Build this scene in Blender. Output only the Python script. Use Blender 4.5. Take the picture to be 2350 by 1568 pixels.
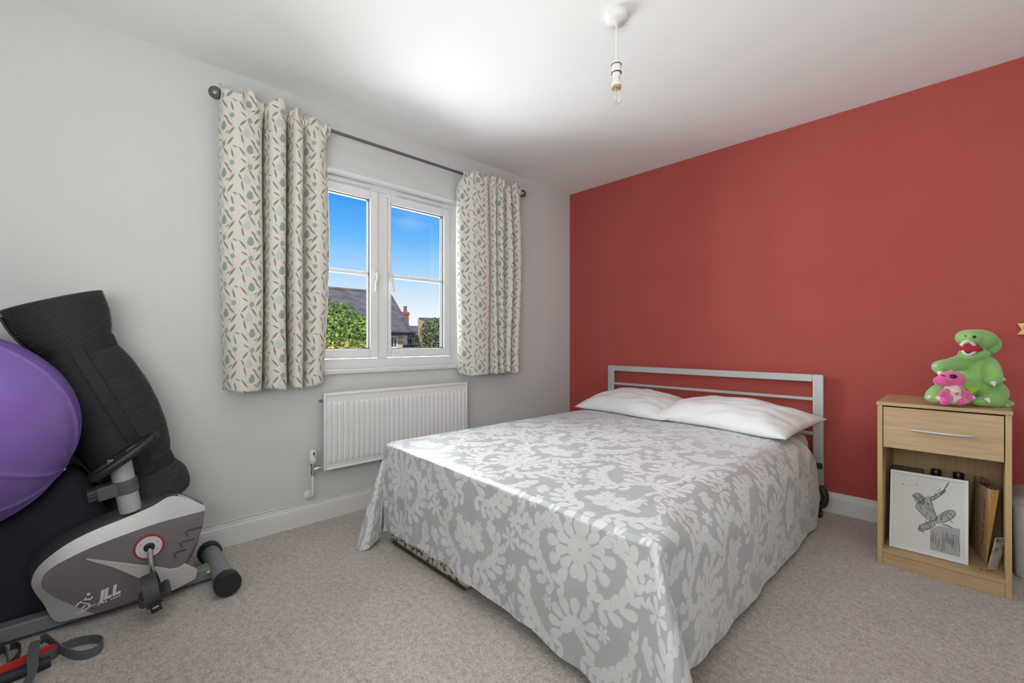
import bpy, bmesh, math, random
import numpy as np
from mathutils import Vector, Matrix, noise
for o in list(bpy.data.objects): bpy.data.objects.remove(o, do_unlink=True)
S = bpy.context.scene
COL = S.collection
PI = math.pi
random.seed(7)

# ------------------------------------------------------------------ camera
F, CX, CY = 1015.0, 1175.0, 784.0            # focal length and centre in photograph pixels (2350 x 1568)
YAW = math.radians(46.22)
CAM = np.array([2.609, -3.248, 1.03])
FW = np.array([-math.sin(YAW), math.cos(YAW), 0.0]); RT = np.array([math.cos(YAW), math.sin(YAW), 0.0]); UP = np.array([0, 0, 1.0])
cd = bpy.data.cameras.new('camera'); cam = bpy.data.objects.new('camera', cd); COL.objects.link(cam)
cam.location = CAM; cam.rotation_euler = (PI/2, 0, YAW)
cd.sensor_width = 36; cd.lens = 36*F/2350; cd.clip_start = 0.02; cd.clip_end = 300
S.camera = cam

def ray(x, y): return FW + (x-CX)/F*RT - (y-CY)/F*UP
def onX(x, y, v):
    r = ray(x, y); return tuple(CAM + r*((v-CAM[0])/r[0]))
def onY(x, y, v):
    r = ray(x, y); return tuple(CAM + r*((v-CAM[1])/r[1]))
def onZ(x, y, v):
    r = ray(x, y); return tuple(CAM + r*((v-CAM[2])/r[2]))

# ------------------------------------------------------------------ world, sun, daylight, exposure
S.view_settings.view_transform = 'Standard'; S.view_settings.look = 'None'
S.view_settings.exposure = -0.2; S.view_settings.gamma = 1.0; S.view_settings.use_curve_mapping = False
def lin(r, g, b):
    f = lambda c: (c/255)/12.92 if c/255 <= 0.04045 else ((c/255+0.055)/1.055)**2.4
    return (f(r), f(g), f(b), 1.0)
W = bpy.data.worlds.new('sky'); S.world = W; W.use_nodes = True
nt = W.node_tree; nt.nodes.clear()
tc = nt.nodes.new('ShaderNodeTexCoord'); sp = nt.nodes.new('ShaderNodeSeparateXYZ'); rp = nt.nodes.new('ShaderNodeValToRGB')
bg = nt.nodes.new('ShaderNodeBackground'); wo = nt.nodes.new('ShaderNodeOutputWorld')
nt.links.new(tc.outputs['Generated'], sp.inputs[0]); nt.links.new(sp.outputs['Z'], rp.inputs[0])
nz = nt.nodes.new('ShaderNodeTexNoise'); nz.inputs['Scale'].default_value = 5; nz.inputs['Detail'].default_value = 6
mpn = nt.nodes.new('ShaderNodeMapping'); mpn.inputs['Scale'].default_value = (1, 1, 4)
nt.links.new(tc.outputs['Generated'], mpn.inputs[0]); nt.links.new(mpn.outputs[0], nz.inputs['Vector'])
rn = nt.nodes.new('ShaderNodeMapRange'); rn.inputs[1].default_value = 0.58; rn.inputs[2].default_value = 0.85; rn.inputs[4].default_value = 0.35
nt.links.new(nz.outputs['Fac'], rn.inputs[0])
mxw = nt.nodes.new('ShaderNodeMix'); mxw.data_type = 'RGBA'; mxw.inputs['B'].default_value = (0.9, 0.95, 1, 1)
nt.links.new(rn.outputs[0], mxw.inputs['Factor']); nt.links.new(rp.outputs[0], mxw.inputs['A'])
e = rp.color_ramp.elements
e[0].position = 0.0; e[0].color = lin(250, 252, 255)
e[1].position = 0.29; e[1].color = lin(52, 155, 248)
for p, c in ((0.05, lin(244, 249, 255)), (0.10, lin(214, 234, 254)), (0.155, lin(168, 215, 254)), (0.22, lin(104, 186, 252))):
    q = e.new(p); q.color = c
q = e.new(1.0); q.color = lin(30, 110, 215)
nt.links.new(mxw.outputs['Result'], bg.inputs['Color']); bg.inputs['Strength'].default_value = 1.22
nt.links.new(bg.outputs[0], wo.inputs[0])

def light(name, kind, loc, rot, energy, color=(1, 1, 1), **k):
    l = bpy.data.lights.new(name, kind); l.energy = energy; l.color = color
    for a, v in k.items(): setattr(l, a, v)
    o = bpy.data.objects.new(name, l); o.location = loc; o.rotation_euler = rot; COL.objects.link(o); return o
light('sun', 'SUN', (6, -6, 9), Vector((-1.0, 0.75, -0.95)).to_track_quat('-Z', 'Y').to_euler(), 6.0, (1, .95, .86), angle=0.01)
# daylight entering by the window opening
light('window_daylight', 'AREA', (-0.36, -1.836, 1.52), Vector((1, 0, -.36)).to_track_quat('-Z', 'Y').to_euler(), 168, (0.95, 0.98, 1.0), shape='RECTANGLE', size=1.6, size_y=1.5)
# soft fill lamp added behind the camera to light the room evenly
light('fill_light', 'AREA', (2.3, -3.9, 1.4), Vector((-.34, 1, .95)).to_track_quat('-Z', 'Y').to_euler(), 70, (1.0, 0.995, 0.97), shape='RECTANGLE', size=1.8, size_y=1.2)

# ------------------------------------------------------------------ materials
MATS = {}
def mat(name, col, rough=0.6, metal=0.0, spec=0.5, sheen=0.0, bump=None, noisecol=None, coat=0, alpha=None):
    """col linear rgba; bump=(scale,strength,dist); noisecol=(scale, second colour, lo, hi)"""
    m = bpy.data.materials.new(name); m.use_nodes = True; n = m.node_tree.nodes; L = m.node_tree.links
    b = n['Principled BSDF']; b.inputs['Base Color'].default_value = col; b.inputs['Roughness'].default_value = rough
    b.inputs['Metallic'].default_value = metal; b.inputs['Specular IOR Level'].default_value = spec
    b.inputs['Sheen Weight'].default_value = sheen; b.inputs['Coat Weight'].default_value = coat
    t = n.new('ShaderNodeTexCoord')
    if noisecol:
        x = n.new('ShaderNodeTexNoise'); x.inputs['Scale'].default_value = noisecol[0]; x.inputs['Detail'].default_value = 5
        L.new(t.outputs['Object'], x.inputs['Vector'])
        r = n.new('ShaderNodeMapRange'); r.inputs[1].default_value = noisecol[2]; r.inputs[2].default_value = noisecol[3]
        L.new(x.outputs['Fac'], r.inputs[0])
        mx = n.new('ShaderNodeMix'); mx.data_type = 'RGBA'; mx.inputs['A'].default_value = col; mx.inputs['B'].default_value = noisecol[1]
        L.new(r.outputs[0], mx.inputs['Factor']); L.new(mx.outputs['Result'], b.inputs['Base Color'])
    if bump:
        x = n.new('ShaderNodeTexNoise'); x.inputs['Scale'].default_value = bump[0]; x.inputs['Detail'].default_value = 4
        L.new(t.outputs['Object'], x.inputs['Vector'])
        bp = n.new('ShaderNodeBump'); bp.inputs['Strength'].default_value = bump[1]; bp.inputs['Distance'].default_value = bump[2]
        L.new(x.outputs['Fac'], bp.inputs['Height']); L.new(bp.outputs[0], b.inputs['Normal'])
    MATS[name] = m
    return m

M_wall = mat('wall_paint', (0.645, 0.655, 0.645, 1), 0.9, spec=0.2, bump=(220, .12, .002))
M_ceil = mat('ceiling_paint', (0.86, 0.865, 0.855, 1), 0.95, spec=0.2, bump=(200, .1, .002))
M_red = mat('red_paint', (0.42, 0.078, 0.068, 1), 0.75, spec=0.3, bump=(240, .12, .002), noisecol=(3, (0.44, 0.086, 0.075, 1), .4, .7))
M_gloss = mat('white_gloss', (0.72, 0.72, 0.70, 1), 0.35)
M_upvc = mat('white_upvc', (0.78, 0.79, 0.79, 1), 0.3)
M_rubber = mat('dark_gasket', (0.02, 0.02, 0.02, 1), 0.6)
M_rad = mat('radiator_enamel', (0.76, 0.765, 0.76, 1), 0.35)
M_chrome = mat('chrome', (0.75, 0.75, 0.76, 1), 0.12, metal=1)
M_nickel = mat('brushed_steel', (0.30, 0.29, 0.30, 1), 0.35, metal=1)
M_pole = mat('pewter_pole', (0.20, 0.19, 0.20, 1), 0.4, metal=0.9)
M_plastic_w = mat('white_plastic', (0.74, 0.73, 0.70, 1), 0.4)
M_silver_paint = mat('silver_painted_metal', (0.55, 0.57, 0.57, 1), 0.35, metal=0.35)
M_pillow = mat('white_cotton', (0.80, 0.80, 0.80, 1), 0.85, spec=0.2, sheen=.15, bump=(60, .15, .004))
M_mattress = mat('mattress_ticking', (0.7, 0.69, 0.66, 1), 0.9)
M_black = mat('black_plastic', (0.016, 0.016, 0.017, 1), 0.45)
M_dgrey = mat('dark_grey_plastic', (0.045, 0.045, 0.047, 1), 0.5)
M_mgrey = mat('mid_grey_plastic', (0.10, 0.10, 0.10, 1), 0.45)
M_grey_metal = mat('grey_powder_coated_steel', (0.21, 0.235, 0.25, 1), 0.45)
M_tube = mat('silver_grey_tube', (0.45, 0.47, 0.49, 1), 0.35, metal=.2)
M_brass = mat('gold_metal', (0.55, 0.38, 0.16, 1), 0.45, metal=0.6)
M_brown = mat('dark_brown_plastic', (0.035, 0.024, 0.018, 1), 0.5)

def carpet():
    m = bpy.data.materials.new('carpet'); m.use_nodes = True; n = m.node_tree.nodes; L = m.node_tree.links; b = n['Principled BSDF']
    b.inputs['Roughness'].default_value = 1.0; b.inputs['Specular IOR Level'].default_value = 0.05; b.inputs['Sheen Weight'].default_value = 0.2
    t = n.new('ShaderNodeTexCoord')
    def ns(sc, det=3):
        x = n.new('ShaderNodeTexNoise'); x.inputs['Scale'].default_value = sc; x.inputs['Detail'].default_value = det; L.new(t.outputs['Object'], x.inputs['Vector']); return x
    a, c, d = ns(150, 2), ns(48, 4), ns(5, 3)
    r = n.new('ShaderNodeValToRGB'); r.color_ramp.elements[0].position = .34; r.color_ramp.elements[1].position = .66
    r.color_ramp.elements[0].color = (0.27, 0.235, 0.21, 1); r.color_ramp.elements[1].color = (0.66, 0.60, 0.555, 1)
    ad = n.new('ShaderNodeMath'); ad.operation = 'MULTIPLY_ADD'; ad.inputs[1].default_value = .35; L.new(c.outputs['Fac'], ad.inputs[0])
    ad2 = n.new('ShaderNodeMath'); ad2.operation = 'MULTIPLY_ADD'; ad2.inputs[1].default_value = .5; L.new(a.outputs['Fac'], ad2.inputs[0]); L.new(ad.outputs[0], ad2.inputs[2])
    ad.inputs[2].default_value = .03
    ad3 = n.new('ShaderNodeMath'); ad3.operation = 'MULTIPLY_ADD'; ad3.inputs[1].default_value = .1; L.new(d.outputs['Fac'], ad3.inputs[0]); L.new(ad2.outputs[0], ad3.inputs[2])
    L.new(ad3.outputs[0], r.inputs[0]); L.new(r.outputs[0], b.inputs['Base Color'])
    bp = n.new('ShaderNodeBump'); bp.inputs['Strength'].default_value = .6; bp.inputs['Distance'].default_value = .008
    L.new(ad2.outputs[0], bp.inputs['Height']); L.new(bp.outputs[0], b.inputs['Normal'])
    return m
M_carpet = carpet()

def wood(name, c1, c2, axis='Z', scale=18):
    m = bpy.data.materials.new(name); m.use_nodes = True; n = m.node_tree.nodes; L = m.node_tree.links; b = n['Principled BSDF']
    b.inputs['Roughness'].default_value = .45
    t = n.new('ShaderNodeTexCoord'); mp = n.new('ShaderNodeMapping'); L.new(t.outputs['Object'], mp.inputs[0])
    s = [scale]*3; s['XYZ'.index(axis)] = scale*.06; mp.inputs['Scale'].default_value = s
    x = n.new('ShaderNodeTexNoise'); x.inputs['Scale'].default_value = 6; x.inputs['Detail'].default_value = 6; x.inputs['Distortion'].default_value = .6
    L.new(mp.outputs[0], x.inputs['Vector'])
    r = n.new('ShaderNodeValToRGB'); r.color_ramp.elements[0].color = c1; r.color_ramp.elements[1].color = c2
    r.color_ramp.elements[0].position = .3; r.color_ramp.elements[1].position = .7
    L.new(x.outputs['Fac'], r.inputs[0]); L.new(r.outputs[0], b.inputs['Base Color'])
    return m
M_beech = wood('beech_laminate', (0.44, 0.29, 0.155, 1), (0.55, 0.39, 0.225, 1), 'X', 14)
M_beechv = wood('beech_laminate_upright', (0.46, 0.31, 0.15, 1), (0.56, 0.40, 0.21, 1), 'Z', 14)
M_pine = wood('orange_pine', (0.42, 0.21, 0.07, 1), (0.52, 0.29, 0.10, 1), 'Y', 14)

# motif based prints, drawn with nodes in cloth coordinates (UV in metres)
def print_nodes(m, W_, H_, drop):
    n = m.node_tree.nodes; L = m.node_tree.links
    def math_(op, a, b=None):
        x = n.new('ShaderNodeMath'); x.operation = op
        for i, v in enumerate((a, b)):
            if v is None: continue
            if isinstance(v, (int, float)): x.inputs[i].default_value = v
            else: L.new(v, x.inputs[i])
        return x.outputs[0]
    uv = n.new('ShaderNodeUVMap'); sp = n.new('ShaderNodeSeparateXYZ'); L.new(uv.outputs[0], sp.inputs[0])
    vr = math_('DIVIDE', sp.outputs[1], H_); ur = math_('DIVIDE', sp.outputs[0], W_)
    if drop:
        col = math_('FLOOR', ur); par = math_('MULTIPLY', math_('MODULO', math_('ABSOLUTE', col), 2.0), drop)
        vr = math_('ADD', vr, par)
    fu = math_('MULTIPLY', math_('FRACT', ur), W_); fv = math_('MULTIPLY', math_('FRACT', vr), H_)
    return math_, fu, fv
def motif_union(m, vec, motifs, thr=(0.92, 1.08)):
    """motifs: (x, y, half_length, half_width, angle, pointed)"""
    n = m.node_tree.nodes; L = m.node_tree.links; cur = None
    for (x, y, a, w, ang, pt) in motifs:
        mp = n.new('ShaderNodeMapping'); mp.vector_type = 'TEXTURE'
        mp.inputs['Location'].default_value = (x, y, 0); mp.inputs['Rotation'].default_value = (0, 0, ang)
        mp.inputs['Scale'].default_value = (a, w*(2.0 if pt else 1.0), 1); L.new(vec, mp.inputs[0]); o = mp.outputs[0]
        if pt:
            ab = n.new('ShaderNodeVectorMath'); ab.operation = 'ABSOLUTE'; L.new(o, ab.inputs[0])
            ad = n.new('ShaderNodeVectorMath'); ad.operation = 'ADD'; ad.inputs[1].default_value = (0, .75, 0); L.new(ab.outputs[0], ad.inputs[0])
            sc = n.new('ShaderNodeVectorMath'); sc.operation = 'SCALE'; sc.inputs['Scale'].default_value = 1/1.25; L.new(ad.outputs[0], sc.inputs[0]); o = sc.outputs[0]
        ln = n.new('ShaderNodeVectorMath'); ln.operation = 'LENGTH'; L.new(o, ln.inputs[0])
        if cur is None: cur = ln.outputs['Value']
        else:
            mn = n.new('ShaderNodeMath'); mn.operation = 'MINIMUM'; L.new(cur, mn.inputs[0]); L.new(ln.outputs['Value'], mn.inputs[1]); cur = mn.outputs[0]
    r = n.new('ShaderNodeMapRange'); r.inputs[1].default_value = thr[0]; r.inputs[2].default_value = thr[1]; r.inputs[3].default_value = 1; r.inputs[4].default_value = 0
    L.new(cur, r.inputs[0]); return r.outputs[0]

def curtain_material():
    m = bpy.data.materials.new('leaf_print_curtain'); m.use_nodes = True; n = m.node_tree.nodes; L = m.node_tree.links; b = n['Principled BSDF']
    KS = .97; Wt, Ht = 0.125*KS, 0.232*KS
    math_, fu, fv = print_nodes(m, Wt, Ht, 0.43)
    cb = n.new('ShaderNodeCombineXYZ'); L.new(fu, cb.inputs[0]); L.new(fv, cb.inputs[1]); vec = cb.outputs[0]
    def wrap(ms):
        out = []
        for (x, y, a, w, g, p) in ms:
            big = 1.22 if p else 1.30; x, y, a, w = x*KS, y*KS, a*KS*big, w*KS*(big if not p else 1.15)
            for dy in (-Ht, 0, Ht):
                if -a < y+dy < Ht+a: out.append((x, y+dy, a, w, g, p))
        return out
    tul_d = wrap([(.055, .040, .0145, .0125, 1.3, False), (.052, .057, .009, .006, 1.2, True), (.062, .056, .008, .005, 1.8, True)])
    tul_p = wrap([(.040, .118, .017, .0135, 1.4, False), (.037, .136, .009, .006, 1.1, True)])
    tul_s = wrap([(.055, .188, .011, .0095, 1.2, False), (.099, .095, .010, .009, 1.4, False)])
    leaves = wrap([(.020, .022, .022, .0042, 2.2, True), (.085, .060, .022, .0042, 2.25, True), (.096, .018, .022, .0048, .95, True), (.070, .085, .014, .004, 2.5, True),
                   (.020, .085, .020, .004, 1.75, True), (.065, .150, .023, .0045, 2.2, True), (.100, .140, .020, .004, 1.8, True), (.022, .165, .019, .0045, .9, True),
                   (.090, .200, .021, .005, .95, True), (.026, .210, .014, .0035, 2.6, True), (.075, .012, .010, .003, .6, True), (.010, .128, .014, .0035, 2.0, True), (.112, .175, .010, .003, 2.7, True)])
    cloth = lin(214, 210, 202)
    # fine stems: wavy lines
    wv = math_('SINE', math_('MULTIPLY', fv, 2*PI/Ht)); cx_ = math_('ADD', math_('MULTIPLY', wv, .022*KS), .078*KS)
    d1 = math_('ABSOLUTE', math_('SUBTRACT', fu, cx_))
    wv2 = math_('SINE', math_('ADD', math_('MULTIPLY', fv, 2*PI/Ht), 2.4)); cx2 = math_('ADD', math_('MULTIPLY', wv2, .016*KS), .035*KS)
    d2 = math_('ABSOLUTE', math_('SUBTRACT', fu, cx2))
    st = math_('LESS_THAN', math_('MINIMUM', d1, d2), .0009)
    c = None
    for mask, colr, f in ((st, lin(176, 168, 158), .8), (motif_union(m, vec, tul_p), lin(190, 199, 194), 1), (motif_union(m, vec, tul_d), lin(144, 160, 157), 1),
                          (motif_union(m, vec, tul_s), lin(152, 166, 160), 1), (motif_union(m, vec, leaves), lin(146, 136, 125), 1)):
        mx = n.new('ShaderNodeMix'); mx.data_type = 'RGBA'
        if c is None: mx.inputs['A'].default_value = cloth
        else: L.new(c, mx.inputs['A'])
        mx.inputs['B'].default_value = colr; k = math_('MULTIPLY', mask, f) if f != 1 else mask
        L.new(k, mx.inputs['Factor']); c = mx.outputs['Result']
    L.new(c, b.inputs['Base Color']); b.inputs['Roughness'].default_value = .9; b.inputs['Specular IOR Level'].default_value = .15; b.inputs['Sheen Weight'].default_value = .1
    return m
M_curtain = curtain_material()

DW, DH = 0.56, 0.74
def damask_motifs():
    """(x, y, half length, half width, angle) of the rounded lobes in half a repeat"""
    ms = []; R_ = math.radians
    def fan(x, y, a0, a1, n_, r0, ln_, w):
        for k in range(n_):
            a = R_(a0+(a1-a0)*k/max(1, n_-1)); ms.append((x+math.cos(a)*(r0+ln_), y+math.sin(a)*(r0+ln_), ln_, w, a))
    def frond(pts, n_, ln_, w, lean=.75):
        sp = [q[:2] for q in catmull([(a, b, 0) for a, b in pts], 12)]; L_ = len(sp)
        for k in range(n_):
            i_ = min(int((k+.5)/n_*(L_-1)), L_-2); p = sp[i_]; t = sp[i_+1]-sp[i_]; ang = math.atan2(t[1], t[0]); f = k/(n_-1); sc = .62+.38*math.sin(PI*(.15+.8*f))
            for sd in (-1, 1):
                a = ang+sd*(lean-.25*f); l = ln_*sc*(1.0 if sd > 0 else .8); ms.append((p[0]+math.cos(a)*l*.95, p[1]+math.sin(a)*l*.95, l, w*sc, a))
        a = math.atan2(*(sp[-1]-sp[-3])[::-1]); ms.append((sp[-1][0]+math.cos(a)*ln_*.5, sp[-1][1]+math.sin(a)*ln_*.5, ln_*.8, w, a))
    fan(0, .390, 90, -90, 7, .004, .020, .0105); fan(0, .390, 80, -80, 6, .040, .026, .0165); fan(0, .390, 90, -60, 6, .082, .024, .0185)
    fan(0, .130, 90, -20, 5, .006, .022, .0105); fan(0, .130, 90, -30, 5, .048, .028, .0170)
    fan(0, .590, 90, 0, 4, .004, .022, .0105); fan(0, .590, 90, 20, 4, .044, .030, .0165)
    frond([(.035, .265), (.10, .245), (.165, .275), (.205, .340), (.195, .410), (.155, .440)], 9, .036, .0160)
    frond([(.030, .525), (.095, .530), (.160, .570), (.185, .640), (.150, .695)], 8, .036, .0160)
    frond([(.030, .060), (.100, .035), (.170, .060), (.225, .125), (.235, .205)], 9, .036, .0160)
    frond([(.275, .300), (.255, .360), (.262, .430), (.280, .480)], 5, .030, .0135)
    fan(.270, .560, 200, 20, 6, .006, .022, .0105); fan(.245, .700, 0, 300, 6, .006, .018, .009); fan(.115, .175, 0, 300, 6, .003, .011, .006); fan(.120, .470, 0, 300, 6, .004, .013, .007); fan(.205, .495, 0, 300, 6, .003, .011, .006); fan(.060, .690, 0, 300, 6, .004, .012, .007); fan(.265, .030, 0, 300, 6, .004, .014, .008)
    return ms
def damask_value(uv):
    """woven pattern in cloth coordinates (metres): below 1 inside a lobe, above 1 on the ground and in the veins between lobes"""
    uv = np.asarray(uv, float); ur = uv[:, 0]/DW+.27; vr = uv[:, 1]/DH+.1; col = np.floor(ur); vr = vr+.5*np.mod(np.abs(col), 2)
    a0 = np.abs((ur-col)*DW-DW/2); b0 = (vr-np.floor(vr))*DH; best = np.full(len(uv), 2.0); sec = np.full(len(uv), 2.0)
    order = np.argsort(b0); bs = b0[order]
    for (x, y, a, w, g) in damask_motifs():
        a, w = a*1.16, w*1.25; c, s_ = math.cos(g), math.sin(g)
        for dy in (-DH, 0, DH):
            if not (-a*1.5 < y+dy < DH+a*1.5): continue
            lo, hi = np.searchsorted(bs, [y+dy-a*1.5, y+dy+a*1.5]); sel = order[lo:hi]; sel = sel[np.abs(a0[sel]-x) < a*1.5]
            if not len(sel): continue
            dx, dv = a0[sel]-x, b0[sel]-y-dy; p0 = (c*dx+s_*dv)/a; p1 = (-s_*dx+c*dv)/(w*(.62+.38*np.clip(p0+.4, -1, 1)))
            d = np.hypot(p0, p1); b_, s2 = best[sel], sec[sel]
            sec[sel] = np.where(d < b_, b_, np.minimum(s2, d)); best[sel] = np.minimum(b_, d)
    return np.maximum(best, 1.10-(sec-best)*1.3)
def damask_material():
    m = bpy.data.materials.new('silver_damask_satin'); m.use_nodes = True; n = m.node_tree.nodes; L = m.node_tree.links; b = n['Principled BSDF']
    at = n.new('ShaderNodeAttribute'); at.attribute_name = 'woven_pattern'
    mr = n.new('ShaderNodeMapRange'); mr.inputs[1].default_value = .93; mr.inputs[2].default_value = 1.03; mr.inputs[3].default_value = 1; mr.inputs[4].default_value = 0
    L.new(at.outputs['Fac'], mr.inputs[0]); mask = mr.outputs[0]
    mx = n.new('ShaderNodeMix'); mx.data_type = 'RGBA'; mx.inputs['A'].default_value = (0.43, 0.46, 0.47, 1); mx.inputs['B'].default_value = (0.655, 0.665, 0.66, 1)
    L.new(mask, mx.inputs['Factor']); L.new(mx.outputs['Result'], b.inputs['Base Color'])
    rr = n.new('ShaderNodeMapRange'); rr.inputs[3].default_value = .34; rr.inputs[4].default_value = .52; L.new(mask, rr.inputs[0]); L.new(rr.outputs[0], b.inputs['Roughness'])
    b.inputs['Specular IOR Level'].default_value = .6; b.inputs['Sheen Weight'].default_value = .25; b.inputs['Sheen Roughness'].default_value = .4
    t = n.new('ShaderNodeTexCoord'); x = n.new('ShaderNodeTexNoise'); x.inputs['Scale'].default_value = 9; x.inputs['Detail'].default_value = 4; L.new(t.outputs['Object'], x.inputs['Vector'])
    bp = n.new('ShaderNodeBump'); bp.inputs['Strength'].default_value = .35; bp.inputs['Distance'].default_value = .012; L.new(x.outputs['Fac'], bp.inputs['Height']); L.new(bp.outputs[0], b.inputs['Normal'])
    return m
M_damask = damask_material()

# ------------------------------------------------------------------ mesh helpers
BASE = {}
def catmull(pts, n, closed=False):
    p = [np.array(q, float) for q in pts]; out = []; N = len(p); segs = N if closed else N-1
    for i in range(segs):
        if closed: a, b, c, d = p[(i-1) % N], p[i], p[(i+1) % N], p[(i+2) % N]
        else: a, b, c, d = p[max(i-1, 0)], p[i], p[i+1], p[min(i+2, N-1)]
        for k in range(n):
            t = k/n; out.append(.5*((2*b)+(-a+c)*t+(2*a-5*b+4*c-d)*t*t+(-a+3*b-3*c+d)*t**3))
    if not closed: out.append(p[-1])
    return out
class MB:
    def __init__(s): s.v = []; s.f = []; s.uv = None
    def add(s, vs, fs):
        o = len(s.v); s.v += [tuple(map(float, q)) for q in vs]; s.f += [tuple(i+o for i in f) for f in fs]; return s
    def box(s, x0, x1, y0, y1, z0, z1):
        return s.add([(x0, y0, z0), (x1, y0, z0), (x1, y1, z0), (x0, y1, z0), (x0, y0, z1), (x1, y0, z1), (x1, y1, z1), (x0, y1, z1)],
                     [(0, 3, 2, 1), (4, 5, 6, 7), (0, 1, 5, 4), (1, 2, 6, 5), (2, 3, 7, 6), (3, 0, 4, 7)])
    def obox(s, c, ax, h):
        """oriented box: centre, three unit axes, half sizes"""
        c = np.array(c, float); ax = [np.array(a, float)/np.linalg.norm(a) for a in ax]; vs = []
        for k in (-1, 1):
            for (i, j) in ((-1, -1), (1, -1), (1, 1), (-1, 1)): vs.append(c+ax[0]*h[0]*i+ax[1]*h[1]*j+ax[2]*h[2]*k)
        return s.add(vs, [(0, 3, 2, 1), (4, 5, 6, 7), (0, 1, 5, 4), (1, 2, 6, 5), (2, 3, 7, 6), (3, 0, 4, 7)])
    def loops(s, rings, cap0=True, cap1=True, closed=False):
        n = len(rings[0]); vs = [q for r in rings for q in r]; fs = []
        for i in range(len(rings)-(0 if closed else 1)):
            k = (i+1) % len(rings)
            for j in range(n): fs.append((i*n+j, i*n+(j+1) % n, k*n+(j+1) % n, k*n+j))
        if not closed:
            if cap0: fs.append(tuple(range(n-1, -1, -1)))
            if cap1: fs.append(tuple((len(rings)-1)*n+j for j in range(n)))
        return s.add(vs, fs)
    def tube(s, path, r, n=12, closed=False, flat=1.0):
        p = [np.array(q, float) for q in path]; N = len(p); rings = []; prev = None
        for i in range(N):
            t = p[(i+1) % N]-p[i-1] if closed else p[min(i+1, N-1)]-p[max(i-1, 0)]
            t = t/(np.linalg.norm(t)+1e-9)
            if prev is None:
                u = np.cross(t, (0, 0, 1.0)) if abs(t[2]) < .9 else np.cross(t, (0, 1.0, 0))
            else: u = prev-t*np.dot(prev, t)
            u = u/(np.linalg.norm(u)+1e-9); prev = u; w = np.cross(t, u); rr = r[i] if hasattr(r, '__len__') else r
            rings.append([p[i]+rr*(math.cos(2*PI*k/n)*u+flat*math.sin(2*PI*k/n)*w) for k in range(n)])
        return s.loops(rings, closed=closed)
    def lathe(s, prof, c, axis=(0, 0, 1), n=24, cap=True):
        a = np.array(axis, float); a /= np.linalg.norm(a); u = np.cross(a, (0, 0, 1.0)) if abs(a[2]) < .9 else np.cross(a, (0, 1.0, 0)); u /= np.linalg.norm(u); w = np.cross(a, u); c = np.array(c, float)
        return s.loops([[c+a*h+max(r, 1e-5)*(math.cos(2*PI*k/n)*u+math.sin(2*PI*k/n)*w) for k in range(n)] for (r, h) in prof], cap, cap)
    def prism(s, poly, fn, d0, d1):
        return s.loops([[fn(p, d0) for p in poly], [fn(p, d1) for p in poly]])
    def ell(s, c, r, rot=None, n=16, m=10):
        c = np.array(c, float); R = np.eye(3) if rot is None else np.array(rot); rings = []
        for i in range(m+1):
            th = PI*i/m; rings.append([c+R @ (np.array([r[0]*math.sin(max(th, 1e-3) if i < m else PI-1e-3)*math.cos(2*PI*k/n), r[1]*math.sin(max(th, 1e-3) if i < m else PI-1e-3)*math.sin(2*PI*k/n), -r[2]*math.cos(th)])) for k in range(n)])
        return s.loops(rings)
    def grid(s, P, uv=None, closed_u=False, cell=0):
        """P[i][j] array of points; uv same layout; cell: refine until cells are about this size"""
        P = np.array(P, float)
        if cell:
            uv = np.array(uv, float)
            for ax in (0, 1):
                ln = np.linalg.norm(np.diff(P, axis=ax), axis=2).sum(axis=ax).max(); N = P.shape[ax]; M = max(N, int(ln/cell)+1)
                t = np.linspace(0, N-1, M); a = np.minimum(t.astype(int), N-2); f = t-a
                def up(A):
                    A = np.moveaxis(A, ax, 0); f_ = f.reshape(-1, 1, 1); return np.moveaxis(A[a]*(1-f_)+A[a+1]*f_, 0, ax)
                P, uv = up(P), up(uv)
        nu, nv = P.shape[:2]; o = len(s.v); s.v += [tuple(q) for q in P.reshape(-1, 3)]
        for i in range(nu-(0 if closed_u else 1)):
            k = (i+1) % nu
            for j in range(nv-1): s.f.append((o+i*nv+j, o+k*nv+j, o+k*nv+j+1, o+i*nv+j+1))
        if uv is not None: s.uv = (s.uv or [])+[tuple(q) for q in np.array(uv, float).reshape(-1, 2)]
        return s
    def ribbon(s, path, up, width, thick=.002):
        """flat strap: path points, list of width directions"""
        p = [np.array(q, float) for q in path]; N = len(p); rings = []
        for i in range(N):
            t = p[min(i+1, N-1)]-p[max(i-1, 0)]; t /= np.linalg.norm(t)+1e-9
            w = np.array(up[i] if isinstance(up, list) else up, float); w = w-t*np.dot(w, t); w /= np.linalg.norm(w)+1e-9; nn = np.cross(t, w)
            rings.append([p[i]+w*width/2+nn*thick/2, p[i]-w*width/2+nn*thick/2, p[i]-w*width/2-nn*thick/2, p[i]+w*width/2-nn*thick/2])
        return s.loops(rings)
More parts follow.
